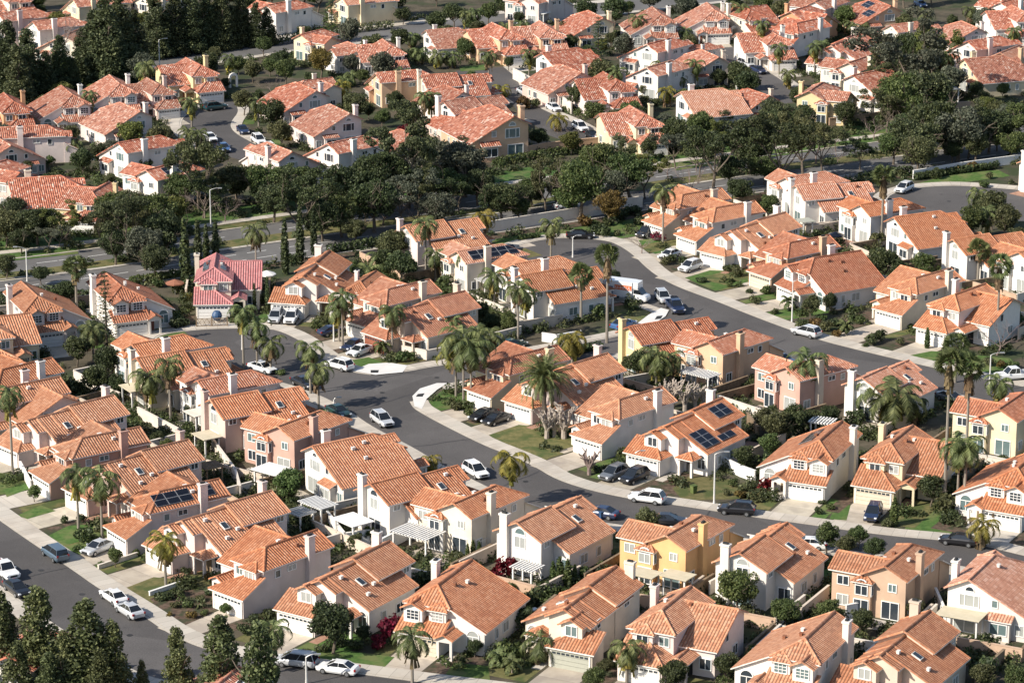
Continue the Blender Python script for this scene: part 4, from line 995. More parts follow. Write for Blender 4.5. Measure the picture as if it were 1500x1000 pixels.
def plant(kind, b, H, mat=None, adj=None, wd=1.0, sk=True, lean=0):
    i = rng.randrange(8); rz = rng.uniform(0, 6.28)
    NAME = dict(round='round_tree', wide='avenue_tree', gum='gum_tree', pine='pine_tree', cypress='cypress_tree', spruce='spruce_tree', queen='queen_palm', canary='date_palm', fan='fan_palm', bare='bare_tree', pollard='pollarded_tree', banana='banana_plant')[kind]
    o = link(NAME, None, loc=b, rz=rz); o.empty_display_size = 1
    if lean: o.rotation_euler = (lean, lean*.6, rz)
    if kind in ('queen', 'fan', 'canary', 'banana'):
        n = {'queen': 3, 'canary': 2, 'fan': 2, 'banana': 2}[kind]; mat = mat or 'lf_palm'
        r0 = {'queen': .19, 'fan': .24, 'canary': .42, 'banana': .1}[kind]
        link('trunk', PTR, ['palmbark' if kind != 'canary' else 'bark'], o, (0, 0, 0), 0, (r0, r0, H))
        link('fronds', PM[kind, i % n], [mat], o, (0, 0, H), 0, wd*{'queen': 1.22 if b.y < 560 else 1.1, 'canary': 1.3, 'fan': 1.15, 'banana': 1}[kind])
        if sk and kind in SK: link('skirt', SK[kind], ['lf_dead' if kind != 'queen' or rng.random() < .6 else 'lf_palmy'], o, (0, 0, H-.15), rng.uniform(0, 6), (1, 1, 1.0 if kind != 'fan' else min(1.3, H/9)))
    elif kind in ('bare', 'pollard'):
        n = {'bare': 3, 'pollard': 2}[kind]; s = H/{'bare': 6.0, 'pollard': 4.8}[kind]
        link('branches', PM[kind, i % n], [mat or ('twig' if kind == 'bare' else 'palebark')], o, (0, 0, 0), 0, (s*wd, s*wd, s)); mat = mat or ('twig' if kind == 'bare' else 'palebark')
    else:
        n = {'round': 4, 'wide': 4, 'gum': 3, 'pine': 4, 'cypress': 2, 'spruce': 2}[kind]; H0 = {'round': 6.7, 'wide': 9.2, 'gum': 10.5, 'pine': 12, 'cypress': 8.1, 'spruce': 12}[kind]; s = H/H0
        mat = mat or {'round': 'lf_dark', 'wide': 'lf_dark', 'gum': 'lf_olive', 'pine': 'lf_pine', 'cypress': 'lf_dark', 'spruce': 'lf_dark'}[kind]
        cr, tr = PM[kind, i % n]
        link('crown', cr, [mat], o, (0, 0, 0), 0, (s*wd, s*wd, s))
        if tr: link('trunk', tr, ['bark'], o, (0, 0, 0), 0, s)
        else:
            q = link('trunk', PTR, ['bark'], o, (0, 0, 0), 0, (.12, .12, .7))
    nm = adj or ((('tall ' if H > 9 else '') if kind in ('queen', 'fan') else ADJ.get(mat, ''))).strip()
    later(o, (nm+' '+PHR[kind]).strip(), CAT.get(kind, 'tree'), {'palm': 'palms among the houses', 'plant': 'banana plants'}.get(CAT.get(kind), 'trees among the houses'))
    TREES.append((b.x, b.y)); return o
def T(kind, x, yb, yt, mat=None, adj=None, wd=1.0, **k):
    """base pixel and top (palms: crown middle) pixel row"""
    b = up(x, yb); H = max(1.2, (yb-yt)/vpx(b)); plant(kind, b, H, mat, adj, wd, **k)
def TC(kind, x, y, rpx, mat=None, adj=None, asp=1.0, **k):
    """crown centre and crown radius in photo pixels"""
    R0 = {'round': 3.1, 'wide': 4.6, 'gum': 4.2, 'pine': 2.7}[kind]; zc0 = {'round': 4.1, 'wide': 6.3, 'gum': 7, 'pine': 6}[kind]; H0 = {'round': 6.7, 'wide': 9.2, 'gum': 10.5, 'pine': 12}[kind]
    s = 1
    for _ in range(3):
        b = up(x, y, zc0*s*asp); sc_ = proj(b+Vector((1, 0, 0)))[0]-proj(b)[0]; s = rpx/sc_/R0
    b.z = 0; plant(kind, b, H0*s*asp, mat, adj, 1/asp, **k)
# --- palms of the lower streets: x, base row, crown row
for a in [(115, 775, 693), (150, 790, 700, 'lf_palm', None, 1.25), (222, 608, 555), (250, 621, 533), (215, 605, 552), (357, 541, 455), (376, 432, 338), (377, 544, 476), (397, 546, 502), (455, 577, 509), (467, 600, 540),
          (575, 520, 456), (502, 505, 434), (497, 500, 452), (540, 424, 397), (624, 405, 328), (638, 411, 373), (688, 424, 377), (709, 357, 317, 'lf_palmy'), (724, 455, 404), (759, 500, 422), (770, 482, 428), (700, 520, 488), (662, 508, 470, 'lf_palm', None, .8),
          (719, 535, 492), (807, 376, 328), (971, 357, 279), (1006, 314, 297), (1431, 312, 284), (1444, 347, 312), (1181, 599, 527, 'lf_palm', None, 1.25), (1284, 612, 569, 'lf_palm', None, 1.5), (1313, 629, 580, 'lf_palm', None, 1.6), (1296, 622, 590, 'lf_palm', None, 1.3), (1338, 622, 590), (1402, 742, 652, 'lf_palm', None, 1.25), (1412, 748, 655, 'lf_palm', None, 1.1),
          (604, 1001, 933), (401, 985, 921), (918, 1000, 948), (748, 740, 672, 'lf_palmy', 'yellowing', 1.15), (631, 694, 673, 'lf_palmy', 'small yellowing', .7), (961, 572, 522, 'lf_palm', 'drooping', 1.2), (979, 568, 526, 'lf_palm', None, 1.1), (838, 532, 497, 'lf_palmy', 'yellowing', 1.1), (828, 527, 500),
          (1439, 803, 768, 'lf_palmy', 'short yellowing', .9), (243, 857, 793, 'lf_palmy', 'lone thick trunked', .95), (574, 497, 458, 'lf_palmy', 'yellowish'), (19, 700, 578), (790, 970, 940), (137, 530, 484), (1462, 610, 560), (1370, 352, 330), (560, 402, 378)]:
    T('queen', *a)
for a in [(679, 588, 497, 'lf_palm', 'shaggy skirted', 1.6), (690, 594, 510, 'lf_palm', 'lower skirted', 1.45), (668, 580, 512, 'lf_palmy', 'golden skirted', 1.2)]: T('queen', *a)
T('canary', 797, 624, 553, 'lf_palm', 'huge fat trunked')
for a in [(851, 472, 402), (889, 502, 375), (1291, 359, 258), (1432, 415, 366), (1460, 500, 390), (1383, 742, 533, None, 'tallest slender'), (1412, 742, 540), (1399, 560, 505), (113, 463, 391, 'lf_palm', 'rough trunked')]:
    T('fan', *a)
for a in [(130, 484), (1480, 660), (1487, 720), (1155, 455), (1238, 490), (730, 975), (750, 985), (560, 520)]:
    T('banana', a[0], a[1], a[1]-14)
# --- palms beyond the avenue
for a in [(217, 150, 97), (211, 146, 100), (289, 137, 107), (337, 110, 86), (281, 186, 150), (133, 185, 139), (157, 167, 137), (379, 185, 150), (276, 216, 194), (293, 221, 197), (505, 128, 120), (684, 47, 22), (696, 47, 18), (716, 134, 81), (775, 118, 78), (735, 141, 130, 'lf_palmy'), (590, 137, 107), (559, 134, 116), (622, 186, 142), (632, 183, 142), (615, 95, 76), (641, 101, 81), (663, 100, 82), (604, 70, 54),
          (903, 161, 105), (934, 66, 28), (1017, 47, 26), (1003, 67, 46), (1068, 50, 8), (1085, 55, 12), (1115, 92, 36), (1018, 133, 94), (1055, 119, 100), (995, 137, 115), (977, 157, 134, 'lf_palmy'), (833, 104, 86), (817, 192, 174, 'lf_palmy'), (1141, 109, 70), (1193, 111, 68), (1203, 107, 65), (1230, 127, 92), (1249, 107, 87), (1154, 130, 108), (1263, 57, 41), (1319, 67, 51), (1402, 92, 68), (1391, 122, 81), (1247, 52, 36), (1356, 36, 20), (968, 120, 96), (1290, 115, 92), (1380, 105, 85), (1485, 70, 45), (1420, 40, 15), (500, 150, 125, 'lf_palmy'), (515, 125, 112), (60, 60, 38), (740, 65, 40), (1190, 25, 5), (765, 60, 35), (110, 235, 210)]:
    T('queen', *a)
# --- cypresses
for a in [(272, 423, 322), (291, 402, 322), (303, 397, 329), (317, 397, 323), (355, 438, 408), (373, 454, 415), (392, 454, 406), (418, 402, 322), (440, 387, 304), (460, 373, 308)]:
    T('cypress', *a, wd=.9 if a[2] > 400 else 1.0)
# --- spruces and pines
T('spruce', 157, 512, 392, None, 'tall dark', .85); T('spruce', 876, 110, 22, None, 'tall dark', 1.15); T('spruce', 486, 62, -6, 'lf_mid', 'broad', 1.6)
for x, yb, yt, w_ in [(60, 1030, 860, 1.45), (131, 1050, 880, 1.7), (262, 1050, 918, 1.15), (325, 1060, 900, 1.45), (384, 1135, 912, 1.1), (5, 1030, 866, 1.4), (168, 1050, 908, 1.3), (210, 1045, 966, 1.0), (98, 1055, 925, 1.3), (28, 1060, 940, 1.5), (75, 1065, 955, 1.4), (150, 1065, 950, 1.4)]:
    T('pine', x, yb, yt, 'lf_conifer', 'bushy', w_*.82)
for x, yb, yt in [(13, 150, 30), (43, 140, 42), (90, 132, 52), (122, 120, 40), (141, 122, 14), (157, 124, -4), (178, 116, -8), (198, 110, 15), (229, 84, -12), (256, 80, -12), (280, 78, -14), (301, 74, -14), (325, 72, -14), (352, 68, -12), (376, 68, 4), (392, 66, 12), (68, 140, 75), (27, 160, 66), (108, 132, 84), (5, 130, 60), (165, 118, 40), (188, 112, 50), (243, 82, 15), (313, 74, 10), (340, 70, 8)]:
    T('pine', x, yb, yt, 'lf_pine', 'dark', 1.25)
# --- trees of the avenue belt (crown middle, crown radius)
for a in [(8, 322, 26), (53, 318, 26), (30, 345, 16), (165, 300, 26), (188, 325, 28), (185, 293, 26), (222, 300, 28), (238, 330, 26), (212, 350, 26), (168, 350, 20), (225, 372, 20), (290, 246, 28), (268, 268, 24), (296, 285, 20), (345, 256, 26), (388, 256, 27), (400, 285, 22), (440, 300, 26), (472, 312, 24), (420, 270, 26),
          (515, 262, 32), (556, 244, 36), (598, 232, 32), (640, 222, 36), (682, 232, 32), (548, 284, 30), (588, 290, 26), (500, 300, 24), (640, 296, 26), (620, 262, 26), (655, 262, 24), (700, 262, 20), (735, 283, 28), (520, 330, 18), (780, 274, 20), (815, 266, 20), (850, 258, 32), (925, 243, 28), (870, 232, 26), (905, 262, 20), (830, 285, 18), (760, 300, 16),
          (1045, 222, 28), (1072, 240, 20), (1100, 216, 28), (1150, 218, 28), (1178, 208, 24), (1120, 240, 20), (1010, 205, 18), (1340, 190, 32), (1310, 205, 20), (1368, 168, 34), (1405, 180, 34), (1450, 178, 30), (1485, 165, 26), (1345, 215, 22), (1330, 95, 40), (1355, 125, 36), (1318, 128, 30), (1260, 224, 14), (1238, 160, 16), (1175, 165, 18), (1135, 160, 20), (975, 178, 18), (1480, 205, 20), (1430, 205, 18), (1300, 160, 20)]:
    x, y, r_ = a; r_ *= 1.22
    TC(rng.choice(['wide', 'wide', 'wide', 'wide', 'gum']), x, y, r_, rng.choice(['lf_dark', 'lf_dark', 'lf_pine', 'lf_mid', 'lf_olive', 'lf_grey']), None, rng.uniform(.85, 1.25))
for a in [(95, 330, 18), (70, 345, 14), (120, 300, 14), (148, 325, 18), (205, 318, 22), (255, 300, 22), (318, 270, 16), (436, 262, 20), (458, 322, 16), (455, 280, 22), (490, 282, 20), (535, 300, 18), (575, 262, 24), (612, 280, 20), (660, 240, 24), (672, 285, 18), (720, 300, 16), (765, 282, 18), (800, 272, 20), (838, 272, 18), (875, 255, 22), (905, 240, 20), (945, 258, 18), (990, 215, 16), (1025, 228, 18), (1060, 205, 18), (1125, 205, 20), (1205, 215, 18), (1225, 200, 14), (1325, 180, 22), (1385, 195, 22), (1420, 192, 20), (1462, 192, 22), (1500, 185, 22), (1372, 140, 26), (1300, 108, 24), (1330, 65, 26), (1365, 80, 24), (1345, 150, 26), (1395, 215, 14), (640, 250, 22), (590, 255, 20), (505, 285, 20), (270, 345, 14), (20, 300, 18), (45, 285, 14)]:
    x, y, r_ = a
    TC(rng.choice(['wide', 'gum']), x, y, r_*1.1, rng.choice(['lf_dark', 'lf_dark', 'lf_mid', 'lf_pine', 'lf_olive', 'lf_yel', 'lf_grey']), None, rng.uniform(.8, 1.2))
for a in [(180, 165, 9), (100, 195, 9), (265, 105, 9), (245, 195, 10), (160, 262, 12), (215, 262, 12), (300, 128, 9), (330, 120, 9), (425, 135, 10), (455, 112, 11), (470, 128, 10), (520, 150, 10), (540, 160, 11), (560, 170, 12), (610, 118, 10), (640, 118, 8), (690, 110, 9), (705, 62, 10), (655, 90, 9), (590, 82, 9), (545, 70, 9), (610, 55, 9), (755, 75, 10), (745, 90, 9), (785, 92, 9), (815, 52, 10), (850, 90, 11), (860, 75, 12), (895, 55, 10), (915, 70, 10), (925, 120, 10), (945, 130, 10), (915, 145, 9), (995, 60, 9), (1000, 140, 12), (960, 150, 9), (1045, 150, 9), (1080, 150, 11), (1130, 30, 10), (1100, 52, 9), (1140, 60, 9), (1180, 45, 10), (1210, 62, 9), (1225, 40, 11), (1265, 70, 9), (1285, 85, 10), (1240, 140, 11), (1185, 140, 10), (1215, 160, 12), (1275, 130, 10), (1415, 100, 10), (1400, 110, 11), (1440, 140, 12), (1470, 130, 11), (1370, 45, 10), (1395, 30, 10), (1460, 60, 10), (1320, 30, 9), (1270, 15, 10), (1180, 15, 10), (1060, 15, 9), (985, 15, 10), (920, 10, 12), (760, 25, 10), (690, 35, 11), (560, 15, 11), (445, 45, 12), (410, 15, 10), (60, 15, 10), (110, 15, 9), (95, 90, 12), (45, 100, 12)]:
    TC('round', a[0], a[1], a[2], rng.choice(['lf_dark', 'lf_dark', 'lf_mid', 'lf_olive']), None, rng.uniform(.9, 1.2))
TC('wide', 893, 292, 24, 'lf_rust', 'rusty crowned', 1.2); TC('wide', 470, 82, 20, 'lf_gold', 'big golden', 1.2); TC('round', 357, 146, 20, 'lf_olive', 'clipped yellow green', .9); TC('round', 495, 84, 14, 'lf_gold', 'golden', 1.1)
# --- round trees between the houses
for a in [(487, 908, 40, 'lf_dark', 'round dark magnolia'), (1081, 857, 34, 'lf_mid', 'bushy green'), (1151, 892, 26, 'lf_mid', 'dense green'), (1215, 892, 22, 'lf_mid', 'dense green'), (1262, 905, 20, 'lf_dark', 'dark green'), (420, 706, 26, 'lf_light', 'bright green'), (947, 760, 22, 'lf_olive', 'lone olive'), (1212, 783, 20, 'lf_mid'), (1257, 782, 17, 'lf_mid'), (1281, 800, 17, 'lf_dark'), (1240, 795, 16, 'lf_olive'), (1137, 620, 26, 'lf_olive'), (1160, 612, 24, 'lf_dark'), (1120, 612, 18, 'lf_olive'), (1190, 612, 18, 'lf_dark'), (1215, 605, 16, 'lf_dark'), (1364, 711, 22, 'lf_dark', 'round black green'),
          (575, 356, 26, 'lf_olive', 'grey leaved'), (590, 385, 26, 'lf_dark'), (560, 378, 18, 'lf_dark'), (1295, 380, 26, 'lf_dark'), (1353, 384, 20, 'lf_mid'), (1318, 395, 16, 'lf_dark'), (1188, 446, 17, 'lf_olive', 'yellow green street'), (1216, 440, 13, 'lf_dark'), (1127, 298, 18, 'lf_mid'), (1084, 275, 22, 'lf_dark'), (1455, 300, 26, 'lf_olive'), (1475, 318, 24, 'lf_olive'), (1425, 318, 22, 'lf_mid'), (1490, 345, 20, 'lf_olive'), (937, 527, 22, 'lf_dark'), (922, 530, 15, 'lf_dark'), (1128, 648, 20, 'lf_mid'), (1090, 665, 20, 'lf_dark'), (900, 405, 13, 'lf_dark'),
          (135, 490, 24, 'lf_dark'), (112, 508, 22, 'lf_dark'), (160, 525, 24, 'lf_dark'), (185, 505, 18, 'lf_dark'), (140, 550, 22, 'lf_dark'), (170, 560, 18, 'lf_dark'), (98, 425, 18, 'lf_dark'), (60, 400, 14, 'lf_dark'), (80, 432, 14, 'lf_mid'), (700, 455, 18, 'lf_dark'), (720, 470, 16, 'lf_dark'), (745, 470, 16, 'lf_mid'), (690, 472, 14, 'lf_olive'), (650, 495, 12, 'lf_olive'), (690, 400, 16, 'lf_dark'), (660, 395, 14, 'lf_mid'), (520, 395, 14, 'lf_mid'), (8, 385, 18, 'lf_olive'), (230, 640, 12, 'lf_dark'), (245, 650, 12, 'lf_mid'), (280, 600, 14, 'lf_dark'), (300, 650, 12, 'lf_dark'),
          (846, 137, 20, 'lf_dark', 'round dark street'), (872, 162, 20, 'lf_mid', 'round street'), (902, 172, 17, 'lf_olive'), (600, 165, 22, 'lf_dark'), (580, 145, 16, 'lf_dark'), (545, 130, 12, 'lf_mid'), (595, 192, 14, 'lf_red', 'dark crimson'), (104, 193, 15, 'lf_olive'), (38, 245, 12, 'lf_dark'), (120, 232, 20, 'lf_dark'), (145, 222, 15, 'lf_dark'), (212, 240, 14, 'lf_dark'), (370, 100, 18, 'lf_olive'), (350, 92, 14, 'lf_mid'), (410, 85, 14, 'lf_dark'), (1088, 65, 13, 'lf_mid'), (1155, 85, 12, 'lf_mid'), (1238, 22, 18, 'lf_light', 'clipped hedge like'), (1460, 15, 14, 'lf_mid'), (830, 40, 14, 'lf_dark'), (640, 30, 18, 'lf_dark'), (665, 18, 18, 'lf_dark'), (590, 20, 14, 'lf_dark'), (715, 15, 16, 'lf_mid'), (740, 5, 18, 'lf_dark'), (860, 15, 20, 'lf_dark'), (900, 12, 22, 'lf_dark'), (945, 40, 14, 'lf_dark'), (835, 60, 14, 'lf_dark'), (1010, 60, 12, 'lf_olive'), (1300, 165, 14, 'lf_olive'), (1430, 130, 14, 'lf_dark'), (430, 20, 13, 'lf_dark'), (280, 5, 12, 'lf_light'), (1290, 60, 12, 'lf_mid'), (1115, 150, 14, 'lf_dark'), (950, 215, 15, 'lf_dark'), (990, 185, 18, 'lf_dark'), (1025, 200, 16, 'lf_mid'), (530, 110, 12, 'lf_mid'), (395, 95, 14, 'lf_mid'), (1220, 85, 12, 'lf_mid'), (1060, 170, 16, 'lf_dark'),
          (330, 890, 10, 'lf_light', 'slim young'), (168, 812, 13, 'lf_mid', 'small street'), (50, 720, 12, 'lf_light', 'small'), (1490, 990, 22, 'lf_mid'), (1440, 985, 22, 'lf_olive'), (870, 990, 18, 'lf_mid'), (985, 985, 26, 'lf_dark', 'large dark'), (1065, 970, 22, 'lf_dark', 'large dark'), (1390, 965, 14, 'lf_mid'), (695, 945, 14, 'lf_dark'), (885, 975, 14, 'lf_olive'), (532, 925, 14, 'lf_dark'), (540, 780, 12, 'lf_mid'), (520, 790, 12, 'lf_olive'), (1290, 950, 14, 'lf_dark'), (1340, 890, 16, 'lf_olive')]:
    x, y, r_, m_ = a[:4]; TC('round', x, y, r_, m_, a[4] if len(a) > 4 else None, rng.uniform(.92, 1.15))
# clipped cypress like shrubs and columns behind the cream house
for a in [(820, 860, 815), (832, 862, 818), (810, 858, 822), (842, 855, 826), (693, 818, 790), (702, 820, 793), (685, 820, 796), (1310, 770, 728), (1307, 768, 735), (1365, 462, 432), (1358, 510, 480)]:
    T('cypress', a[0], a[1], a[2], 'lf_mid', 'bushy', 1.8)
# --- leafless and pollarded trees
for a in [(801, 642, 594), (826, 642, 588), (812, 640, 598)]: T('pollard', *a, 'palebark', 'white', 1.2)
for a in [(985, 602, 552), (1003, 603, 556), (1018, 600, 558), (975, 598, 556), (1030, 596, 562)]: T('pollard', *a, 'palebark', 'whitish', 1.2)
T('pollard', 863, 695, 655, 'twig', 'dark stubby', 1.3)
for a in [(66, 118, 28), (86, 362, 330), (662, 292, 240), (690, 275, 235), (560, 330, 290), (425, 205, 180), (1195, 240, 190), (1280, 205, 172), (1060, 262, 228), (1010, 285, 245), (830, 220, 190), (1460, 520, 470), (940, 372, 340), (330, 325, 290), (300, 320, 280), (265, 312, 275), (1020, 250, 222), (980, 262, 235), (400, 145, 118), (610, 330, 290), (1226, 240, 215)]:
    T('bare', *a, 'twig', 'leafless', 1.2)
# --- shrubs
TINT = {'lf_dark': 'dark', 'lf_mid': 'green', 'lf_olive': 'olive', 'lf_light': 'light green', 'lf_gold': 'golden', 'lf_rust': 'rusty', 'lf_red': 'crimson', 'lf_palm': 'grassy'}
NSH = [0]
def shrub(b, r_, mat='lf_mid', form='shrub', adj=None, zs=1.0):
    n = {'shrub': 4, 'flower': 2, 'low': 2}[form]
    o = link('shrub', PM[form, rng.randrange(n)], [mat], None, b, rng.uniform(0, 6.28), (r_, r_, r_*zs)); NSH[0] += 1
    w_ = {'shrub': 'bush' if r_ > 1.1 else 'shrub', 'flower': 'bougainvillea bush', 'low': 'low ground shrub'}[form]
    later(o, ((adj or TINT[mat])+' '+w_).strip(), 'shrub', 'garden shrubs'); return o
def S(x, y, rpx, *a, **k):
    b = up(x, y); s = proj(b+Vector((1, 0, 0)))[0]-proj(b)[0]; shrub(b, rpx/s, *a, **k)
S(573, 940, 22, 'lf_red', 'flower', 'crimson', 1.3); S(556, 950, 14, 'lf_red', 'flower', 'small crimson', 1.1); S(741, 848, 19, 'lf_red', 'flower', 'crimson', 1.2); S(1122, 722, 13, 'lf_red', 'flower', 'crimson', 1.2); S(728, 852, 12, 'lf_red', 'flower', 'magenta'); S(1455, 770, 12, 'lf_rust', 'shrub', 'orange flowering', 1.5)
for a in [(243, 876, 14, 'lf_dark'), (232, 878, 10, 'lf_dark'), (262, 872, 10, 'lf_dark'), (255, 890, 8, 'lf_olive'), (275, 890, 8, 'lf_mid'), (295, 880, 8, 'lf_olive'), (310, 872, 10, 'lf_dark'), (280, 905, 8, 'lf_rust'), (300, 900, 7, 'lf_mid'), (318, 885, 8, 'lf_olive'), (248, 902, 6, 'lf_gold'),
          (118, 765, 8, 'lf_dark'), (95, 765, 7, 'lf_dark'), (272, 840, 8, 'lf_dark'), (320, 850, 12, 'lf_dark'), (305, 848, 8, 'lf_rust'), (115, 808, 9, 'lf_mid'), (123, 812, 7, 'lf_light'), (150, 828, 8, 'lf_mid'), (200, 813, 7, 'lf_mid'), (255, 838, 6, 'lf_olive'), (358, 928, 11, 'lf_dark'), (375, 915, 12, 'lf_dark'), (450, 958, 10, 'lf_olive'), (470, 955, 9, 'lf_dark'), (520, 950, 12, 'lf_dark'), (500, 945, 12, 'lf_dark'), (685, 960, 10, 'lf_mid'), (1255, 985, 10, 'lf_mid'),
          (880, 345, 15, 'lf_dark'), (855, 330, 12, 'lf_rust'), (905, 322, 13, 'lf_dark'), (925, 315, 12, 'lf_dark'), (890, 330, 11, 'lf_dark'), (905, 345, 6, 'lf_olive'), (965, 352, 10, 'lf_red'), (985, 382, 9, 'lf_dark'), (975, 387, 8, 'lf_olive'), (1000, 384, 8, 'lf_dark'), (1027, 413, 9, 'lf_dark'), (1068, 397, 8, 'lf_dark'), (1080, 395, 8, 'lf_dark'), (1068, 420, 5, 'lf_mid'), (1098, 430, 6, 'lf_dark'), (1120, 428, 7, 'lf_dark'), (1105, 445, 9, 'lf_olive'), (1124, 430, 8, 'lf_mid'), (1135, 460, 6, 'lf_olive'),
          (1176, 478, 12, 'lf_dark'), (1195, 480, 12, 'lf_rust'), (1210, 485, 11, 'lf_olive'), (1222, 478, 10, 'lf_dark'), (1205, 468, 9, 'lf_mid'), (1235, 485, 9, 'lf_light'), (1228, 492, 8, 'lf_rust'), (1278, 505, 10, 'lf_dark'), (1290, 500, 10, 'lf_dark'), (1268, 508, 6, 'lf_mid'), (1320, 505, 7, 'lf_olive'), (1470, 520, 12, 'lf_dark'), (1450, 535, 9, 'lf_olive'), (1485, 540, 10, 'lf_mid'), (1465, 540, 8, 'lf_rust'),
          (1300, 772, 9, 'lf_olive'), (1384, 755, 9, 'lf_dark'), (1398, 760, 10, 'lf_dark'), (1412, 752, 9, 'lf_mid'), (1198, 752, 7, 'lf_dark'), (1216, 745, 7, 'lf_mid'), (1204, 738, 6, 'lf_dark'), (1090, 720, 9, 'lf_olive'), (1075, 712, 9, 'lf_mid'), (1100, 715, 8, 'lf_dark'), (1085, 728, 8, 'lf_rust'), (1110, 735, 9, 'lf_olive'), (1065, 725, 7, 'lf_olive'), (1080, 690, 12, 'lf_mid'), (1100, 685, 12, 'lf_olive'), (1060, 690, 8, 'lf_olive'), (985, 705, 5, 'lf_rust'), (880, 692, 10, 'lf_dark'), (895, 688, 8, 'lf_mid'), (870, 690, 6, 'lf_olive'),
          (700, 595, 14, 'lf_dark'), (680, 598, 14, 'lf_mid'), (718, 595, 12, 'lf_dark'), (665, 600, 9, 'lf_olive'), (690, 608, 9, 'lf_mid'), (590, 530, 12, 'lf_mid'), (575, 528, 10, 'lf_olive'), (605, 528, 9, 'lf_light'), (640, 522, 9, 'lf_olive'), (625, 515, 8, 'lf_mid'), (475, 475, 9, 'lf_olive'), (465, 485, 9, 'lf_mid'), (480, 490, 8, 'lf_olive'), (410, 548, 9, 'lf_mid'), (450, 560, 10, 'lf_dark'), (920, 447, 5, 'lf_dark'), (935, 446, 6, 'lf_dark'), (640, 770, 9, 'lf_mid'),
          (255, 480, 11, 'lf_dark'), (270, 477, 10, 'lf_dark'), (245, 470, 8, 'lf_red'), (262, 465, 8, 'lf_mid'), (230, 420, 10, 'lf_mid'), (258, 430, 10, 'lf_olive'), (275, 440, 8, 'lf_gold'), (345, 455, 10, 'lf_dark'), (365, 462, 8, 'lf_olive'), (1330, 480, 8, 'lf_mid'), (1220, 262, 9, 'lf_dark'), (1370, 262, 10, 'lf_dark'), (1400, 252, 10, 'lf_rust'), (1425, 250, 9, 'lf_rust'), (1440, 250, 8, 'lf_dark'), (1350, 262, 8, 'lf_dark'), (1450, 262, 6, 'lf_olive'), (1440, 275, 8, 'lf_mid'),
          (60, 190, 10, 'lf_mid'), (300, 160, 7, 'lf_dark'), (308, 150, 5, 'lf_dark'), (380, 195, 6, 'lf_dark'), (220, 165, 9, 'lf_dark'), (230, 172, 7, 'lf_mid'), (410, 220, 8, 'lf_olive'), (420, 205, 10, 'lf_gold'), (935, 155, 6, 'lf_mid'), (943, 148, 7, 'lf_olive'), (1178, 105, 6, 'lf_dark'), (1190, 112, 6, 'lf_mid'), (765, 160, 12, 'lf_rust'), (780, 158, 10, 'lf_olive'), (960, 225, 12, 'lf_dark'), (985, 220, 10, 'lf_mid')]:
    S(a[0], a[1], a[2], a[3], 'shrub' if rng.random() < .75 else 'low', None, rng.uniform(.8, 1.15))
def house_free(p, r_=.6):
    for h in HOUSES:
        if abs(p.x-h['c'].x)+abs(p.y-h['c'].y) > 30: continue
        q = Matrix.Rotation(-h['rz'], 4, 'Z') @ (p-h['org'])/h['s']; x0, x1, y0, y1 = h['md']['ext']
        if x0-r_ < q.x*h['m'] < x1+r_ and y0-r_ < q.y < y1+r_: return False
    return True
def free(p, r_=.6):
    return house_free(p, r_) and not any(in_road(p+Vector((a, b, 0))) for a, b in ((2.6, 0), (-2.6, 0), (0, 2.6), (0, -2.6)))
for h in HOUSES:
    x0, x1, y0, y1 = h['md']['ext']; n = 0
    for _ in range(40):
        if NSH[0] > 296 or n >= (2 if h['far'] else 2): break
        e = rng.random()
        if e < .45: q = (rng.uniform(x0, x1), rng.uniform(y1+.8, y1+5))
        elif e < .75: q = (rng.choice((x0-1.2, x1+1.0)), rng.uniform(y0+2, y1))
        else: q = (rng.uniform(2.5, x1), rng.uniform(y0-1.5, y0+1.0))
        p = hloc(h, *q)
        if not free(p, .7): continue
        shrub(p, rng.uniform(.7, 1.5), rng.choice(['lf_dark', 'lf_dark', 'lf_mid', 'lf_olive']), 'shrub', None, rng.uniform(.8, 1.3)); n += 1

# more trees wherever a yard has room
def fill(n, ys, kinds, hs, gap, seed, xs=(0, 1500)):
    r = random.Random(seed); k = 0
    for _ in range(4000):
        if k >= n: break
        p = up(r.uniform(*xs), r.uniform(*ys)); 
        if not free(p, 1.3) or any((p.x-t[0])**2+(p.y-t[1])**2 < gap*gap for t in TREES): continue
        plant('round', p, r.uniform(*hs), r.choice(kinds), None, r.uniform(.8, 1.15)); k += 1
fill(36, (-22, 22), ['lf_dark', 'lf_mid', 'lf_pine'], (5, 9), 5, 1); fill(80, (15, 235), ['lf_dark', 'lf_dark', 'lf_mid', 'lf_olive', 'lf_yel', 'lf_grey'], (3.5, 7), 4.2, 2)
# ------------------------------------------------------------------ vehicles
CARC = {'white': (.72, .72, .71), 'silver': (.52, .53, .54), 'grey': (.16, .17, .18), 'black': (.012, .012, .014), 'navy': (.018, .03, .075), 'blue': (.06, .13, .28), 'teal': (.015, .06, .07), 'green': (.02, .05, .045), 'slate': (.09, .13, .17)}
for k, c in CARC.items(): M['car_'+k] = mat_flat('car paint '+k, c, .28, .5, .15 if k not in ('white', 'black') else 0, .6)
M['tyre'] = mat_flat('tyre rubber', (.018, .018, .018), .85); M['rim'] = mat_flat('alloy rim', (.45, .46, .47), .35, .5, .8)
M['carglass'] = mat_flat('car glass', (.015, .018, .022), .05, .7); M['lamp'] = mat_flat('headlamp', (.75, .76, .78), .1, .7); M['tail'] = mat_flat('tail lamp', (.25, .01, .01), .2, .6)
M['trimblack'] = mat_flat('black plastic', (.02, .02, .02), .6)
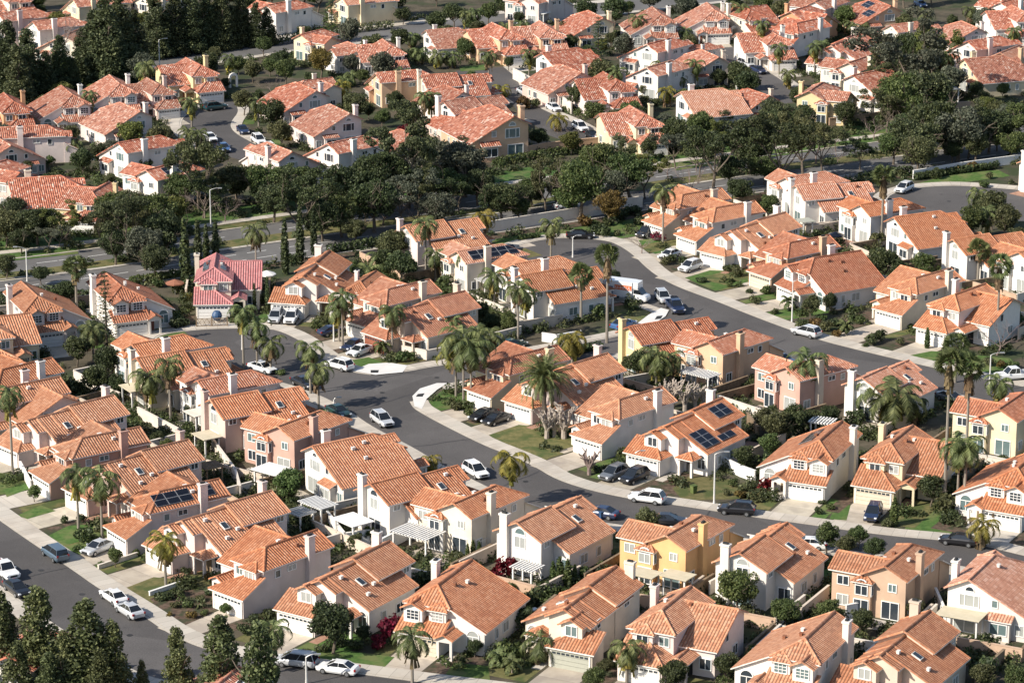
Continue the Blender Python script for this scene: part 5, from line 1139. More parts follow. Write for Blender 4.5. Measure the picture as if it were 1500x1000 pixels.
def loft(mb, st, mat=0):
    """body sections along x: (x, half width, z bottom, z shoulder, z top, half top)"""
    R_ = []
    for x, w_, zb, zs, zt, wt in st:
        R_.append([(x, -w_*.9, zb), (x, -w_, zb+(zs-zb)*.35), (x, -w_*.98, zs), (x, -wt, zt), (x, wt, zt), (x, w_*.98, zs), (x, w_, zb+(zs-zb)*.35), (x, w_*.9, zb)])
    n = 8
    for a, b in zip(R_, R_[1:]):
        for i in range(n):
            j = (i+1) % n; mb.poly([a[i], b[i], b[j], a[j]], mat)
    mb.poly(R_[0], mat); mb.poly(R_[-1][::-1], mat)
def wheelmesh():
    t, r = MB(), MB()
    t.tube((0, -.11, 0), (0, .11, 0), .33, .33, 14)
    r.tube((0, -.125, 0), (0, .125, 0), .2, .2, 10)
    return t.mesh('tyre', 1), r.mesh('rim', 1)
WT, WR = wheelmesh()
def carmodel(kind):
    b, gl = MB(), MB()
    if kind in ('sedan', 'coupe'):
        L, W, zb, zs = 4.75, .9, .24, .78
        hood, roofz = .92, 1.41; xs = (-2.37, -2.2, -1.5, -.2, .95, 2.0, 2.3, 2.37)
        st = [(-2.37, .74, .42, .72, .82, .66), (-2.2, .84, .28, .8, .98, .72), (-1.5, W, zb, .82, 1.0, .76), (0, W, zb, .82, .98, .78), (1.0, W, zb, .8, .95, .76), (2.0, .86, zb, .72, .82, .7), (2.28, .78, .28, .62, .7, .6), (2.37, .66, .36, .55, .6, .5)]
        cab = (-1.85, -.95, .25, 1.2); wb = (-1.4, 1.45); hw = (.76, .58)
    elif kind in ('suv', 'minivan'):
        L, W, zb, zs = 4.75, .95, .32, .95; roofz = 1.66 if kind == 'suv' else 1.68
        st = [(-2.37, .78, .5, .85, .98, .7), (-2.25, .9, .32, .88, 1.02, .8), (-1.2, W, zb, .9, 1.04, .84), (0, W, zb, .88, 1.02, .84), (1.15, W, zb, .86, 1.0, .82), (1.95, .92, zb, .8, .92, .76), (2.25, .84, .34, .7, .82, .66), (2.37, .7, .42, .6, .68, .54)]
        cab = (-2.28, -1.8, .2, 1.25) if kind == 'suv' else (-2.28, -2.0, .6, 1.8); wb = (-1.4, 1.45); hw = (.81, .66)
    else:   # pickup
        L, W, zb, zs = 5.7, .98, .4, 1.0; roofz = 1.85
        st = [(-.55, W, zb, 1.0, 1.15, .86), (.9, W, zb, 1.0, 1.15, .86), (1.2, W, zb, .98, 1.15, .84), (2.5, .95, zb, .95, 1.08, .82), (2.8, .86, .45, .85, .98, .74), (2.87, .78, .5, .75, .85, .66)]
        cab = (-.6, -.45, .75, 1.45); wb = (-1.75, 1.85); hw = (.84, .7)
    loft(b, st)
    x0, x1, x2, x3 = cab; zt = 1.0 if kind in ('sedan', 'coupe') else (1.04 if kind != 'pickup' else 1.13); hb, ht = hw; zt -= .06
    A = [(x0, -hb, zt), (x3, -hb, zt), (x3, hb, zt), (x0, hb, zt)]; B = [(x1, -ht, roofz), (x2, -ht, roofz), (x2, ht, roofz), (x1, ht, roofz)]
    for i in range(4):
        j = (i+1) % 4; gl.poly([A[i], A[j], B[j], B[i]])
    e = .01                                       # roof skin and pillars in body colour
    b.poly([(x1-.05, -ht-e, roofz), (x2+.05, -ht-e, roofz), (x2+.05, ht+e, roofz), (x1-.05, ht+e, roofz)]); b.poly([(x1+.1, -ht+.06, roofz+.05), (x2-.1, -ht+.06, roofz+.05), (x2-.1, ht-.06, roofz+.05), (x1+.1, ht-.06, roofz+.05)])
    P, Q = [(x1-.05, -ht-e, roofz), (x2+.05, -ht-e, roofz), (x2+.05, ht+e, roofz), (x1-.05, ht+e, roofz)], [(x1+.1, -ht+.06, roofz+.05), (x2-.1, -ht+.06, roofz+.05), (x2-.1, ht-.06, roofz+.05), (x1+.1, ht-.06, roofz+.05)]
    for i in range(4):
        j = (i+1) % 4; b.poly([P[i], P[j], Q[j], Q[i]])
    for s in (-1, 1):
        for (xa, xb) in ((x0, x1), (x3, x2)): b.tube((xa, s*(hb+.01), zt), (xb, s*(ht+.01), roofz), .035, .035, 5)
        for f in ((.5,) if kind != 'pickup' else (.4,)):
            xm = x0+(x3-x0)*f; xn = x1+(x2-x1)*f; b.tube((xm, s*(hb+.012), zt), (xn, s*(ht+.012), roofz), .03, .03, 4)
        b.box(x3-.35, x3-.18, s*(hb+.14)-.08, s*(hb+.14)+.08, zt+.05, zt+.2)      # mirrors
    if kind in ('suv', 'minivan'):
        for s in (-1, 1): b.box(x1+.2, x2-.15, s*ht*.86-.03, s*ht*.86+.03, roofz+.04, roofz+.1)
    if kind == 'pickup':
        for y0, y1 in ((-.98, -.88), (.88, .98)): b.box(-2.85, -.55, y0, y1, .5, 1.14)
        b.box(-2.87, -2.77, -.98, .98, .5, 1.14); b.box(-2.8, -.55, -.9, .9, .5, .62); b.box(-.62, -.55, -.9, .9, .6, 1.14)
    xr = st[0][0] if kind != 'pickup' else -2.87; xf = st[-1][0]; wr_, wf = (.8, .72) if kind != 'pickup' else (.95, .84)
    hl, tl, gr = MB(), MB(), MB()
    zf = .66 if kind in ('sedan', 'coupe') else (.76 if kind != 'pickup' else .86); zr_ = .84 if kind in ('sedan', 'coupe') else .98
    hl.box(xf-.3, xf+.0, -.17, .13, zf-.07, zf+.07); tl.box(xr-.02, xr+.2, -.12, .1, zr_-.13, zr_+.1); gr.box(xf-.12, xf+.015, -.45, .45, zf-.22, zf+.02); gr.box(xf-.2, xf+.005, -.6, .6, .36, .46)
    return dict(b=b.mesh('body', 1), g=gl.mesh('window', 1), hl=hl.mesh('headlight', 1), tl=tl.mesh('taillight', 1), gr=gr.mesh('grille', 1), wb=wb, hlx=wf-.08, tlx=wr_-.08, W=st[2][1])
CARM = {k: carmodel(k) for k in ('sedan', 'suv', 'minivan', 'pickup')}
def car(kind, col, x, y, ax, ay, label):
    """at pixel x,y on the street, nose towards pixel x+ax, y+ay"""
    p, q = up(x, y), up(x+ax, y+ay); d = (q-p); rz = math.atan2(d.y, d.x); m = CARM[kind]
    z = .02
    cat = {'sedan': 'car', 'suv': 'car', 'minivan': 'van', 'pickup': 'pickup'}[kind]
    o = link({'sedan': 'parked_car', 'suv': 'parked_car', 'minivan': 'parked_van', 'pickup': 'parked_pickup'}[kind], None, loc=(p.x, p.y, z), rz=rz)
    tag(o, label, cat, 'vehicles along the streets')
    link('body', m['b'], ['car_'+col], o); link('window', m['g'], ['carglass'], o); link('grille', m['gr'], ['trimblack'], o)
    for s in (-1, 1):
        link('headlight', m['hl'], ['lamp'], o, (0, s*m['hlx'], 0)); link('taillight', m['tl'], ['tail'], o, (0, s*m['tlx'], 0))
        for wx in m['wb']:
            w_ = link('wheel', WT, ['tyre'], o, (wx, s*(m['W']-.1), .33)); link('rim', WR, ['rim'], w_)
    return o
ul, ur = (-54, -37), (60, 33)
for c in [('minivan', 'slate', 81, 817, -54, -38, 'blue grey minivan parked on the lower left street'), ('sedan', 'silver', 144, 808, -30, 12, 'silver sedan on the driveway behind the blue grey minivan'),
          ('pickup', 'white', 6, 842, 42, 30, 'white pickup cut by the left edge'), ('sedan', 'black', 25, 868, 44, 32, 'black sedan behind the white pickup at left edge'),
          ('sedan', 'white', 167, 880, -50, -34, 'white sedan beside the dry flower bed'), ('sedan', 'silver', 190, 900, -50, -32, 'silver sedan parked behind the white sedan'),
          ('minivan', 'silver', 435, 975, -50, -6, 'silver minivan parked at the bottom kerb'), ('sedan', 'white', 495, 985, -50, -7, 'white coupe with dark roof behind the silver minivan'),
          ('suv', 'black', 1079, 752, -50, -4, 'black suv parked opposite the golden yellow house'), ('sedan', 'white', 1183, 803, -50, -3, 'white car behind the white house with bushy tree'),
          ('sedan', 'black', 1404, 797, -50, -6, 'black sedan parked below the green lawn at right'), ('suv', 'navy', 1279, 758, -10, 20, 'dark suv on the driveway left of the green lawn'),
          ('suv', 'grey', 899, 700, -40, 17, 'grey crossover on driveway beside the dark suv'), ('suv', 'black', 929, 704, -40, 17, 'dark suv on driveway below the solar arrays'), ('suv', 'white', 948, 735, -50, -7, 'white crossover parked below the two driveway suvs'),
          ('suv', 'silver', 560, 621, 50, 34, 'silver crossover parked in the middle of the left street'), ('suv', 'white', 697, 696, 50, 30, 'white suv with dark roof hatches on main street'),
          ('sedan', 'green', 496, 608, 50, 26, 'dark green car parked behind the salmon house'), ('sedan', 'black', 445, 566, 50, 22, 'black car shaded by two street palms'), ('suv', 'white', 497, 540, -50, -14, 'white suv parked beside the corner ramp'),
          ('sedan', 'white', 527, 519, -50, 20, 'white sedan on driveway above the small lawn'), ('sedan', 'navy', 518, 511, -50, 20, 'dark sedan behind the white driveway sedan'), ('sedan', 'navy', 488, 490, 50, -8, 'dark car between the palms and red garage'),
          ('sedan', 'black', 708, 613, -50, 18, 'black sedan on driveway, left of a pair'), ('sedan', 'black', 727, 619, -50, 18, 'black sedan on driveway, right of a pair'), ('sedan', 'green', 750, 510, 50, -10, 'dark green car on the link street behind palms'),
          ('sedan', 'white', 384, 544, 50, 14, 'white car at the kerb of the left turning circle'), ('sedan', 'black', 978, 768, 50, 2, 'dark car behind the lone olive tree'), ('sedan', 'navy', 880, 757, -50, -8, 'navy car beside the white house lower roof'),
          ('suv', 'silver', 404, 470, -14, 22, 'silver car on the driveway of the arched dormer house'), ('suv', 'white', 427, 471, -14, 22, 'white car on the driveway of the arched dormer house'),
          ('sedan', 'black', 850, 349, 50, 0, 'black sedan parked at the head of the turning circle'), ('suv', 'black', 946, 346, -40, 20, 'black suv on driveway beside the beige house'), ('sedan', 'white', 981, 378, -40, 14, 'white hatchback on the upper of two driveways'),
          ('suv', 'white', 1011, 396, -40, 14, 'white crossover on the driveway beside the square lawn'), ('suv', 'silver', 971, 441, 28, 30, 'silver suv parked behind the navy pickup'), ('pickup', 'navy', 989, 455, 28, 30, 'navy pickup parked at the corner ramp'), ('sedan', 'blue', 913, 480, 40, -14, 'blue car beside the yellow house'),
          ('sedan', 'white', 830, 306, 50, -7, 'white car driving along the avenue'), ('suv', 'white', 1324, 281, -40, 18, 'white compact at the right turning circle'), ('suv', 'silver', 1181, 492, -50, -12, 'silver crossover parked alone on the right street'),
          ('pickup', 'white', 1486, 556, -50, 4, 'white pickup at the right edge'), ('sedan', 'grey', 1393, 588, 50, 16, 'grey car behind the fan palm pair'), ('sedan', 'silver', 1145, 532, 50, 14, 'silver car beside the peach house'),
          ('suv', 'teal', 316, 161, 50, -6, 'teal suv at the upper left turning circle'), ('sedan', 'navy', 356, 195, 20, 20, 'navy car on the upper left street'), ('sedan', 'white', 308, 206, 20, 14, 'white car left on the upper left street'), ('sedan', 'blue', 328, 221, 20, 18, 'light blue car on the upper left street'), ('suv', 'white', 379, 210, 20, 14, 'white car at the kerb of the upper left street'), ('suv', 'white', 396, 223, 20, 14, 'last white car of the upper left street'),
          ('sedan', 'grey', 76, 216, 20, 14, 'grey car in the upper left courtyard'), ('sedan', 'silver', 86, 224, 20, 14, 'silver car in the upper left courtyard'),
          ('sedan', 'silver', 768, 139, 20, 10, 'silver car beside the long white wall'), ('minivan', 'white', 797, 151, 20, 14, 'white van beside the long white wall'), ('sedan', 'white', 811, 162, 20, 10, 'white car in front of the white van'), ('suv', 'white', 850, 191, 20, 10, 'white suv in the parking court above the avenue'), ('suv', 'white', 884, 210, 20, 12, 'second white suv in the parking court'), ('sedan', 'black', 868, 203, 20, 12, 'black car between two white suvs'),
          ('suv', 'black', 1099, 86, 30, -2, 'black suv at the upper right street end'), ('suv', 'silver', 1093, 98, 24, 8, 'silver car on the upper right street'), ('sedan', 'navy', 1111, 107, 24, 10, 'navy car on the upper right street'), ('sedan', 'blue', 1348, 10, 20, 10, 'blue car at the top right'), ('sedan', 'black', 1431, 25, 20, 10, 'dark car below the top right corner'), ('suv', 'black', 1472, 45, 20, 10, 'dark suv beside the low garage at right edge')]:
    car(*c)
# box truck
p, q = up(921, 441), up(960, 446); d = q-p; tr = link('box_truck', None, loc=(p.x, p.y, .02), rz=math.atan2(d.y, d.x)); tag(tr, 'white box truck with orange stripe and lettering', 'truck', 'vehicles along the streets')
b = MB(); b.box(-3.9, 1.0, -1.15, 1.15, .95, 3.3); b.box(1.0, 1.9, -1.0, 1.0, 2.35, 3.3); link('cargo_box', b.mesh('cargo_box'), ['car_white'], tr)
b = MB(); loft(b, [(1.05, 1.0, .45, 1.3, 1.5, .95), (2.2, 1.0, .45, 1.3, 1.5, .95), (3.1, .95, .45, 1.15, 1.3, .85), (3.3, .85, .55, 1.0, 1.1, .75)]); b.box(1.05, 1.95, -.92, .92, 1.45, 2.3); link('cab', b.mesh('cab'), ['car_white'], tr)
b = MB(); b.poly([(2.62, -.85, 1.44), (2.62, .85, 1.44), (1.96, .8, 2.28), (1.96, -.8, 2.28)])
for s in (-1, 1): b.poly([(1.2, s*.94, 1.55), (2.45, s*.94, 1.5), (1.95, s*.93, 2.2), (1.2, s*.93, 2.2)][::s])
link('window', b.mesh('window'), ['carglass'], tr)
M['orange'] = mat_flat('orange band', (.62, .12, .02), .5); M['bluegraphic'] = mat_flat('blue graphic', (.06, .1, .2), .5)
b = MB()
for s in (-1, 1): b.box(-1.9, .95, s*1.16-.006, s*1.16+.006, 2.0, 2.75)
link('orange_band', b.mesh('orange_band'), ['orange'], tr)
b = MB()
for s in (-1, 1): b.box(-3.6, -2.2, s*1.16-.006, s*1.16+.006, 1.3, 2.4)
link('side_graphic', b.mesh('side_graphic'), ['bluegraphic'], tr)
for s in (-1, 1):
    t = bpy.data.curves.new('lettering', 'FONT'); t.body = 'U-HAUL'; t.size = .72; t.extrude = .004; t.align_x = 'CENTER'
    t.materials.append(M['car_white']); to = bpy.data.objects.new('text', t); COL.objects.link(to); bpy.context.view_layer.update()
    me = bpy.data.meshes.new_from_object(to.evaluated_get(bpy.context.evaluated_depsgraph_get())); COL.objects.unlink(to); bpy.data.objects.remove(to)
    o = link('lettering', me, None, tr, (-.48, s*1.175, 2.12)); o.rotation_euler = (R(90), 0, 0 if s < 0 else math.pi)
    for wx in (-2.4, 2.4):
        w_ = link('wheel', WT, ['tyre'], tr, (wx, s*.95, .42), 0, 1.27); link('rim', WR, ['rim'], w_)
    b = MB(); b.box(3.2, 3.33, s*.6-.15, s*.6+.15, .8, .98); link('headlight', b.mesh('headlight'), ['lamp'], tr)
# ------------------------------------------------------------------ drives, yards, walls, lamps, pergolas
def rect_local(name, h, x0, x1, y0, y1, z, mat):
    P = [hloc(h, x, y) for x, y in ((x0, y0), (x1, y0), (x1, y1), (x0, y1))]
    return sheet(name, [(p.x, p.y) for p in P], z, mat)
for i, h in enumerate(HOUSES):
    r_ = random.Random(i*3+1); gx, gy = h['md']['garage']; x0, x1, y0, y1 = h['md']['ext']
    y = gy; hit = None
    while y > gy-14:
        y -= .4; p = hloc(h, gx, y)
        if in_road(p): hit = y; break
    if hit is None: hit = gy-6
    zz = .014+.0005*(i % 7)
    if not h['far'] or hit > gy-10: rect_local('driveway', h, gx-2.5, gx+2.5, hit+.2, gy+.1, zz, 'drive' if r_.random() < .8 else 'walk')
    if h['far']: continue
    k = r_.random(); d = hit+2.6
    if d < y0-.5:
        rect_local('front_garden', h, gx+2.9, x1+.8, max(d, -9), .8, zz+.004, 'lawn' if k < .38 else ('lawndry' if k < .7 else 'mulch'))
        rect_local('garden_path', h, gx+2.9, gx+4.1, gy-1.5, 1.0, zz+.012, r_.choice(['drive', 'brick', 'walk']))
        rect_local('front_garden', h, gx-4.6, gx-2.8, max(d, -8), -.4, zz+.004, r_.choice(['mulch', 'lawndry', 'lawn']))
    rect_local('patio', h, -2.6, r_.uniform(2.5, 5), y1-.2, y1+r_.uniform(2.5, 4), zz+.008, r_.choice(['drive', 'walk', 'brick', 'walk']))
WALLN = [0]
def wall_line(pts, hgt, mat, phrase, name='garden_wall', cat='wall', th=.11, px_=True):
    P = gp(pts) if px_ else [p.to_2d() for p in pts]; mb = MB()
    for a, b in zip(P, P[1:]):
        d = b-a; c = (a+b)/2; mb.obox(c, math.atan2(d.y, d.x), (d.length/2+th, th), 0, hgt)
        mb.obox(c, math.atan2(d.y, d.x), (d.length/2+th+.03, th+.05), hgt, hgt+.08)
    o = link(name, mb.mesh(name), [mat]); m = (P[0]+P[-1])/2; o['_at'] = [m.x, m.y]
    later(o, phrase, cat, 'garden walls and fences'); WALLN[0] += 1; return o
for pts, hh, mat, ph in [([(690, 345), (760, 334), (860, 318), (940, 303)], 1.9, 'gwall', 'long white avenue wall'), ([(1338, 262), (1410, 250), (1500, 238)], 1.5, 'pwhite', 'white avenue wall'),
                         ([(752, 116), (795, 139), (837, 167)], 2.2, 'gwall', 'long pale street wall'), ([(880, 189), (907, 209), (950, 208), (1000, 196), (1080, 188)], 1.6, 'gwall', 'pale boundary wall'),
                         ([(725, 236), (800, 222), (875, 214)], 1.6, 'w_peach', 'peach boundary wall'), ([(1215, 185), (1260, 180), (1320, 170), (1420, 160)], 1.5, 'w_tan', 'brown boundary wall'),
                         ([(1055, 683), (1085, 698), (1105, 705)], 1.5, 'pwhite', 'white garden wall'), ([(795, 500), (815, 503), (850, 497)], 1.3, 'pwhite', 'white picket wall'),
                         ([(590, 520), (625, 527), (662, 520)], 1.4, 'gwall', 'beige curved wall'), ([(480, 768), (505, 800), (540, 795)], 1.7, 'pwhite', 'white back wall'), ([(395, 660), (420, 655)], 1.6, 'gwall', 'pink back wall'),
                         ([(308, 655), (345, 705), (352, 730)], 1.7, 'gwall', 'beige back wall'), ([(560, 808), (600, 788), (630, 772)], 1.7, 'pwhite', 'white back wall'), ([(700, 812), (745, 790)], 1.6, 'pwhite', 'white back wall'),
                         ([(220, 872), (262, 858)], .5, 'pwhite', 'low white kerb wall'), ([(145, 833), (200, 815)], .5, 'gwall', 'low garden wall'), ([(1370, 880), (1385, 915)], 1.6, 'pwhite', 'white back wall'),
                         ([(1040, 870), (1075, 850)], 1.6, 'gwall', 'beige back wall'), ([(1240, 905), (1290, 895)], 1.6, 'pwhite', 'white back wall'), ([(30, 690), (45, 718)], 1.3, 'pwhite', 'white front wall'),
                         ([(1130, 570), (1165, 560)], 1.6, 'pwhite', 'white side wall'), ([(1190, 650), (1240, 640)], 1.6, 'wood', 'timber back fence'), ([(1420, 700), (1440, 690)], 1.6, 'wood', 'timber back fence'), ([(1095, 620), (1110, 640)], 1.5, 'wood', 'dark timber fence'),
                         ([(0, 702), (25, 705), (48, 698)], .8, 'lf_mid', 'clipped green hedge')]:
    wall_line(pts, hh, mat, ph)
# side walls between neighbouring houses
for i, h in enumerate(HOUSES):
    if h['far']: continue
    x0, x1, y0, y1 = h['md']['ext']; r_ = random.Random(i+50)
    for sx in (x0-1.5, x1+1.3):
        a, b = hloc(h, sx, y1-3.5), hloc(h, sx, y1+4.5)
        if all(free(a.lerp(b, t), .25) for t in (0, .25, .5, .75, 1)): wall_line([a, b], 1.65, r_.choice(['gwall', 'w_beige', 'wood', 'wood']), 'low side wall', px_=False)
    a, b = hloc(h, x0-1.4, y1+4.6), hloc(h, x1+1.2, y1+4.6)
    if i % 2 and all(free(a.lerp(b, t), .25) for t in (0, .2, .4, .6, .8, 1)): wall_line([a, b], 1.5, r_.choice(['gwall', 'w_beige', 'w_tan']), 'back garden wall', px_=False)
# hedges
def hedge(pts, wd, hgt, mat, phrase):
    P = gp(pts); B = []
    for a, b in zip(P, P[1:]):
        n = max(2, int((b-a).length/(wd*.8)))
        for k in range(n): q = a.lerp(b, (k+.5)/n); B.append(((q.x, q.y, hgt*.5), (wd*.62, wd*.62, hgt*.55)))
    o = link('hedge', leaves('hedge', B, min(9000, 130*len(B)), .24, len(B), 0, .8), [mat]); q = P[len(P)//2]; o['_at'] = [q.x, q.y]; later(o, phrase, 'hedge', 'clipped hedges')
hedge([(942, 212), (1000, 200), (1080, 190), (1130, 186)], 1.6, 2.0, 'lf_dark', 'long dark hedge'); hedge([(725, 243), (800, 230), (900, 220), (945, 214)], 1.6, 1.6, 'lf_mid', 'green avenue hedge'); hedge([(230, 82), (300, 74), (400, 66), (500, 55)], 2.0, 2.2, 'lf_dark', 'long dark hedge'); hedge([(500, 50), (575, 42)], 2, 2, 'lf_olive', 'olive hedge')
hedge([(1340, 264), (1390, 256), (1460, 247)], 1.0, 1.3, 'lf_dark', 'dark wall hedge'); hedge([(790, 348), (760, 352)], .9, .9, 'lf_mid', 'low hedge'); hedge([(1258, 265), (1300, 258), (1335, 254)], 1.2, 1.5, 'lf_dark', 'dark hedge'); hedge([(800, 518), (840, 520), (880, 510)], 1.1, 1.2, 'lf_dark', 'dark hedge'); hedge([(1150, 640), (1185, 632), (1225, 625)], 1.5, 2.2, 'lf_dark', 'tall dark hedge'); hedge([(1390, 735), (1400, 715), (1405, 700)], 1.4, 2.0, 'lf_dark', 'tall dark hedge'); hedge([(765, 900), (800, 870)], 1.4, 1.8, 'lf_dark', 'dark hedge'); hedge([(0, 345), (60, 336), (130, 330)], 2.0, 2.4, 'lf_dark', 'long dark hedge')
hedge([(0, 442), (60, 434), (110, 428)], 1.3, 1.6, 'lf_dark', 'dark avenue hedge'); hedge([(190, 418), (250, 408), (300, 400)], 1.2, 1.4, 'lf_mid', 'green roadside hedge'); hedge([(480, 372), (540, 362), (590, 356)], 1.3, 1.6, 'lf_dark', 'dark roadside hedge')
hedge([(610, 350), (660, 345), (700, 340)], 1.4, 1.6, 'lf_mid', 'avenue median hedge'); hedge([(760, 326), (850, 315), (940, 300)], .9, .8, 'lf_dark', 'low dark avenue hedge'); hedge([(420, 238), (450, 250), (480, 262)], 1.6, 2, 'lf_dark', 'dark hedge')
# street lamps
def lamp(x, yb, yt, dx, phrase):
    b = up(x, yb); H = (yb-yt)/vpx(b); o = link('street_lamp', None, loc=b)
    mb = MB(); mb.tube((0, 0, 0), (0, 0, .5), .16, .13, 8); mb.tube((0, 0, .5), (0, 0, H-.3), .12, .075, 8); link('pole', mb.mesh('pole'), ['polewhite'], o)
    mb = MB(); s = 1 if dx > 0 else -1; pr = (0, 0, H-.32)
    for k in range(1, 6):
        q = (s*abs(dx)*k/5, 0, H-.3+.35*math.sin(k/5*1.6)); mb.tube(pr, q, .05, .045, 6); pr = q
    link('arm', mb.mesh('arm'), ['metal'], o)
    mb = MB(); mb.box(*sorted((pr[0]-s*.05, pr[0]+s*.6)), -.14, .14, pr[2]-.08, pr[2]+.06); link('lamp_head', mb.mesh('lamp_head'), ['metal'], o)
    later(o, phrase, 'street lamp', 'street lamps')
for a in [(309, 333, 276, 1.4, 'tall street lamp'), (40, 412, 362, -1.4, 'tall street lamp'), (1046, 738, 662, 1.2, 'white street lamp'), (1160, 472, 410, 1.2, 'white street lamp'), (839, 377, 345, .8, 'short street lamp'), (1449, 576, 517, 1.3, 'curved arm street lamp'), (489, 500, 450, 1.0, 'white street lamp'), (449, 1001, 958, 1.0, 'grey street lamp'), (489, 595, 582, .5, 'short lamp post'), (234, 103, 57, 1.2, 'thin street lamp'), (413, 193, 175, .8, 'thin street lamp'), (1180, 80, 40, 1, 'thin street lamp'), (1358, 240, 222, .8, 'avenue lamp'), (355, 512, 470, 1.0, 'slender street lamp'), (553, 104, 90, .8, 'thin street lamp'), (175, 250, 215, .9, 'pale street lamp'), (930, 690, 690-30, .8, 'short lamp post')]:
    lamp(*a)
# pergolas and patio roofs
def pergola(c, ang, wx, wy, hz, style, label, solid=None):
    """c centre on the ground; posts, beams and slats or a solid sheet"""
    o = link('pergola' if style == 'slat' else 'patio_cover', None, loc=c, rz=ang)
    pm = 'pwhite' if solid != 'wood' else 'wood'
    for sx in (-1, 1):
        for sy in (-1, 1):
            mb = MB(); mb.box(sx*(wx/2-.2)-.09, sx*(wx/2-.2)+.09, sy*(wy/2-.2)-.09, sy*(wy/2-.2)+.09, 0, hz); link('post', mb.mesh('post'), [pm], o)
    mb = MB()
    for sy in (-1, 1): mb.box(-wx/2, wx/2, sy*(wy/2-.2)-.06, sy*(wy/2-.2)+.06, hz, hz+.22)
    link('beam', mb.mesh('beam'), [pm], o)
    mb = MB()
    if style == 'slat':
        n = int(wx/.42)
        for k in range(n+1): x = -wx/2+wx*k/n; mb.box(x-.1, x+.1, -wy/2-.2, wy/2+.2, hz+.225, hz+.34)
        link('slats', mb.mesh('slats'), [solid or 'pwhite'], o)
    else:
        mb.box(-wx/2-.2, wx/2+.2, -wy/2-.2, wy/2+.2, hz+.225, hz+.33); link('cover', mb.mesh('cover'), [solid or 'canvas'], o)
    tag(o, label, 'pergola' if style == 'slat' else 'patio cover', 'pergolas and patio covers')
def PG(x, y, wx, wy, hz, style, label, solid=None, ref=None):
    p = up(x, y, hz); h = min(HOUSES, key=lambda h: (h['c']-p).length if ref is None or ref in h['ref'] else 1e9)
    pergola(Vector((p.x, p.y, 0)), h['rz'], wx, wy, hz, style, label, solid)
PG(612, 781, 5.4, 3.6, 2.5, 'slat', 'big white slatted pergola behind the cream house', None, 'slatted'); PG(517, 764, 4.0, 3.0, 2.4, 'solid', 'flat white patio cover beside the white back wall', 'pwhite', 'arched window and tall'); PG(466, 739, 4.2, 2.6, 2.5, 'slat', 'narrow white pergola behind the pale pink house', None, 'lone dry')
PG(945, 842, 3.0, 2.2, 2.5, 'solid', 'left beige patio cover behind the golden yellow house', 'canvas', 'golden'); PG(993, 845, 3.2, 2.2, 2.5, 'solid', 'right beige patio cover behind the golden yellow house', 'canvas', 'golden')
PG(1408, 902, 4.8, 2.6, 2.6, 'solid', 'flat olive patio cover with white posts', 'canvas', 'olive'); PG(772, 832, 3.0, 2.4, 2.3, 'slat', 'small white pergola behind the white house', None, 'red bougainvillea bush')
PG(1025, 548, 5.2, 2.6, 2.5, 'slat', 'white pergola behind the peach house', None, 'peach house with bay'); PG(303, 640, 3.2, 2.4, 2.4, 'solid', 'beige awning behind the pinkish house', 'canvas', 'patio awning'); PG(288, 607, 3.0, 2.0, 2.4, 'solid', 'pale patio cover behind the white bay house', 'gwall', 'thin palms')
PG(308, 684, 2.6, 2.6, 2.4, 'slat', 'grey timber pergola behind the salmon house', 'wood', 'brownish'); PG(400, 690, 4.2, 3.2, 2.3, 'solid', 'large white patio cover behind the salmon house', 'pwhite', 'silver crossover'); PG(440, 752, 2.8, 2.4, 2.3, 'slat', 'grey blue pergola beside the cream house', 'metal', 'lone dry')
PG(1335, 362, 2.6, 2.2, 2.3, 'slat', 'white pergola right of the broad roofed house', None, 'behind the fan palm'); PG(1180, 325, 2.4, 2.0, 2.3, 'solid', 'greenish patio cover below the arched gable', 'gdoor3', 'white compact'); PG(1205, 618, 3.0, 2.4, 2.3, 'slat', 'white pergola between hedges', None, 'dark solar strip'); PG(195, 570, 3.6, 2.2, 2.4, 'solid', 'beige patio cover beside the cream corner house', 'canvas', 'three palms')
PG(1388, 130, 4.6, 3.0, 2.5, 'solid', 'grey glazed garden room roof by the huge dark tree', 'metal', 'yellow walled broad'); PG(790, 20, 4, 2.6, 2.4, 'solid', 'white canopy at the top centre', 'pwhite', 'white canopy'); PG(712, 412, 2.6, 2.2, 2.2, 'slat', 'white pergola beside the white chimneyed house', None, 'box truck fan'); PG(480, 268, 3.0, 2.2, 2.3, 'slat', 'white pergola beside the avenue trees', None, 'cypress trees'); PG(252, 300, 3.0, 2.2, 2.3, 'slat', 'white pergola under the dark avenue trees', None, 'navy solar')
# parasols
def parasol(x, y, col, label):
    p = up(x, y, 2.2); o = link('parasol', None, loc=(p.x, p.y, 0)); mb = MB(); mb.tube((0, 0, 0), (0, 0, 2.5), .03, .03, 6); link('pole', mb.mesh('pole'), ['metal'], o)
    mb = MB(); n = 8
    for k in range(n):
        a, b = 6.283*k/n, 6.283*(k+1)/n
        mb.poly([(0, 0, 2.55), (1.45*math.cos(a), 1.45*math.sin(a), 2.0), (1.45*math.cos(b), 1.45*math.sin(b), 2.0)]); mb.poly([(1.45*math.cos(b), 1.45*math.sin(b), 2.0), (1.45*math.cos(a), 1.45*math.sin(a), 2.0), (1.45*math.cos(a), 1.45*math.sin(a), 1.82), (1.45*math.cos(b), 1.45*math.sin(b), 1.82)])
    link('canopy', mb.mesh('canopy'), [col], o); tag(o, label, 'parasol', 'garden parasols')
parasol(256, 412, 'tile_pink', 'orange parasol behind the house beside the rose roof'); parasol(391, 399, 'pwhite', 'white parasol beside the garden cypresses'); parasol(1224, 342, 'solar', 'dark blue parasol among the right street back gardens')
M['bluepool'] = mat_flat('blue plastic', (.03, .075, .16), .5)
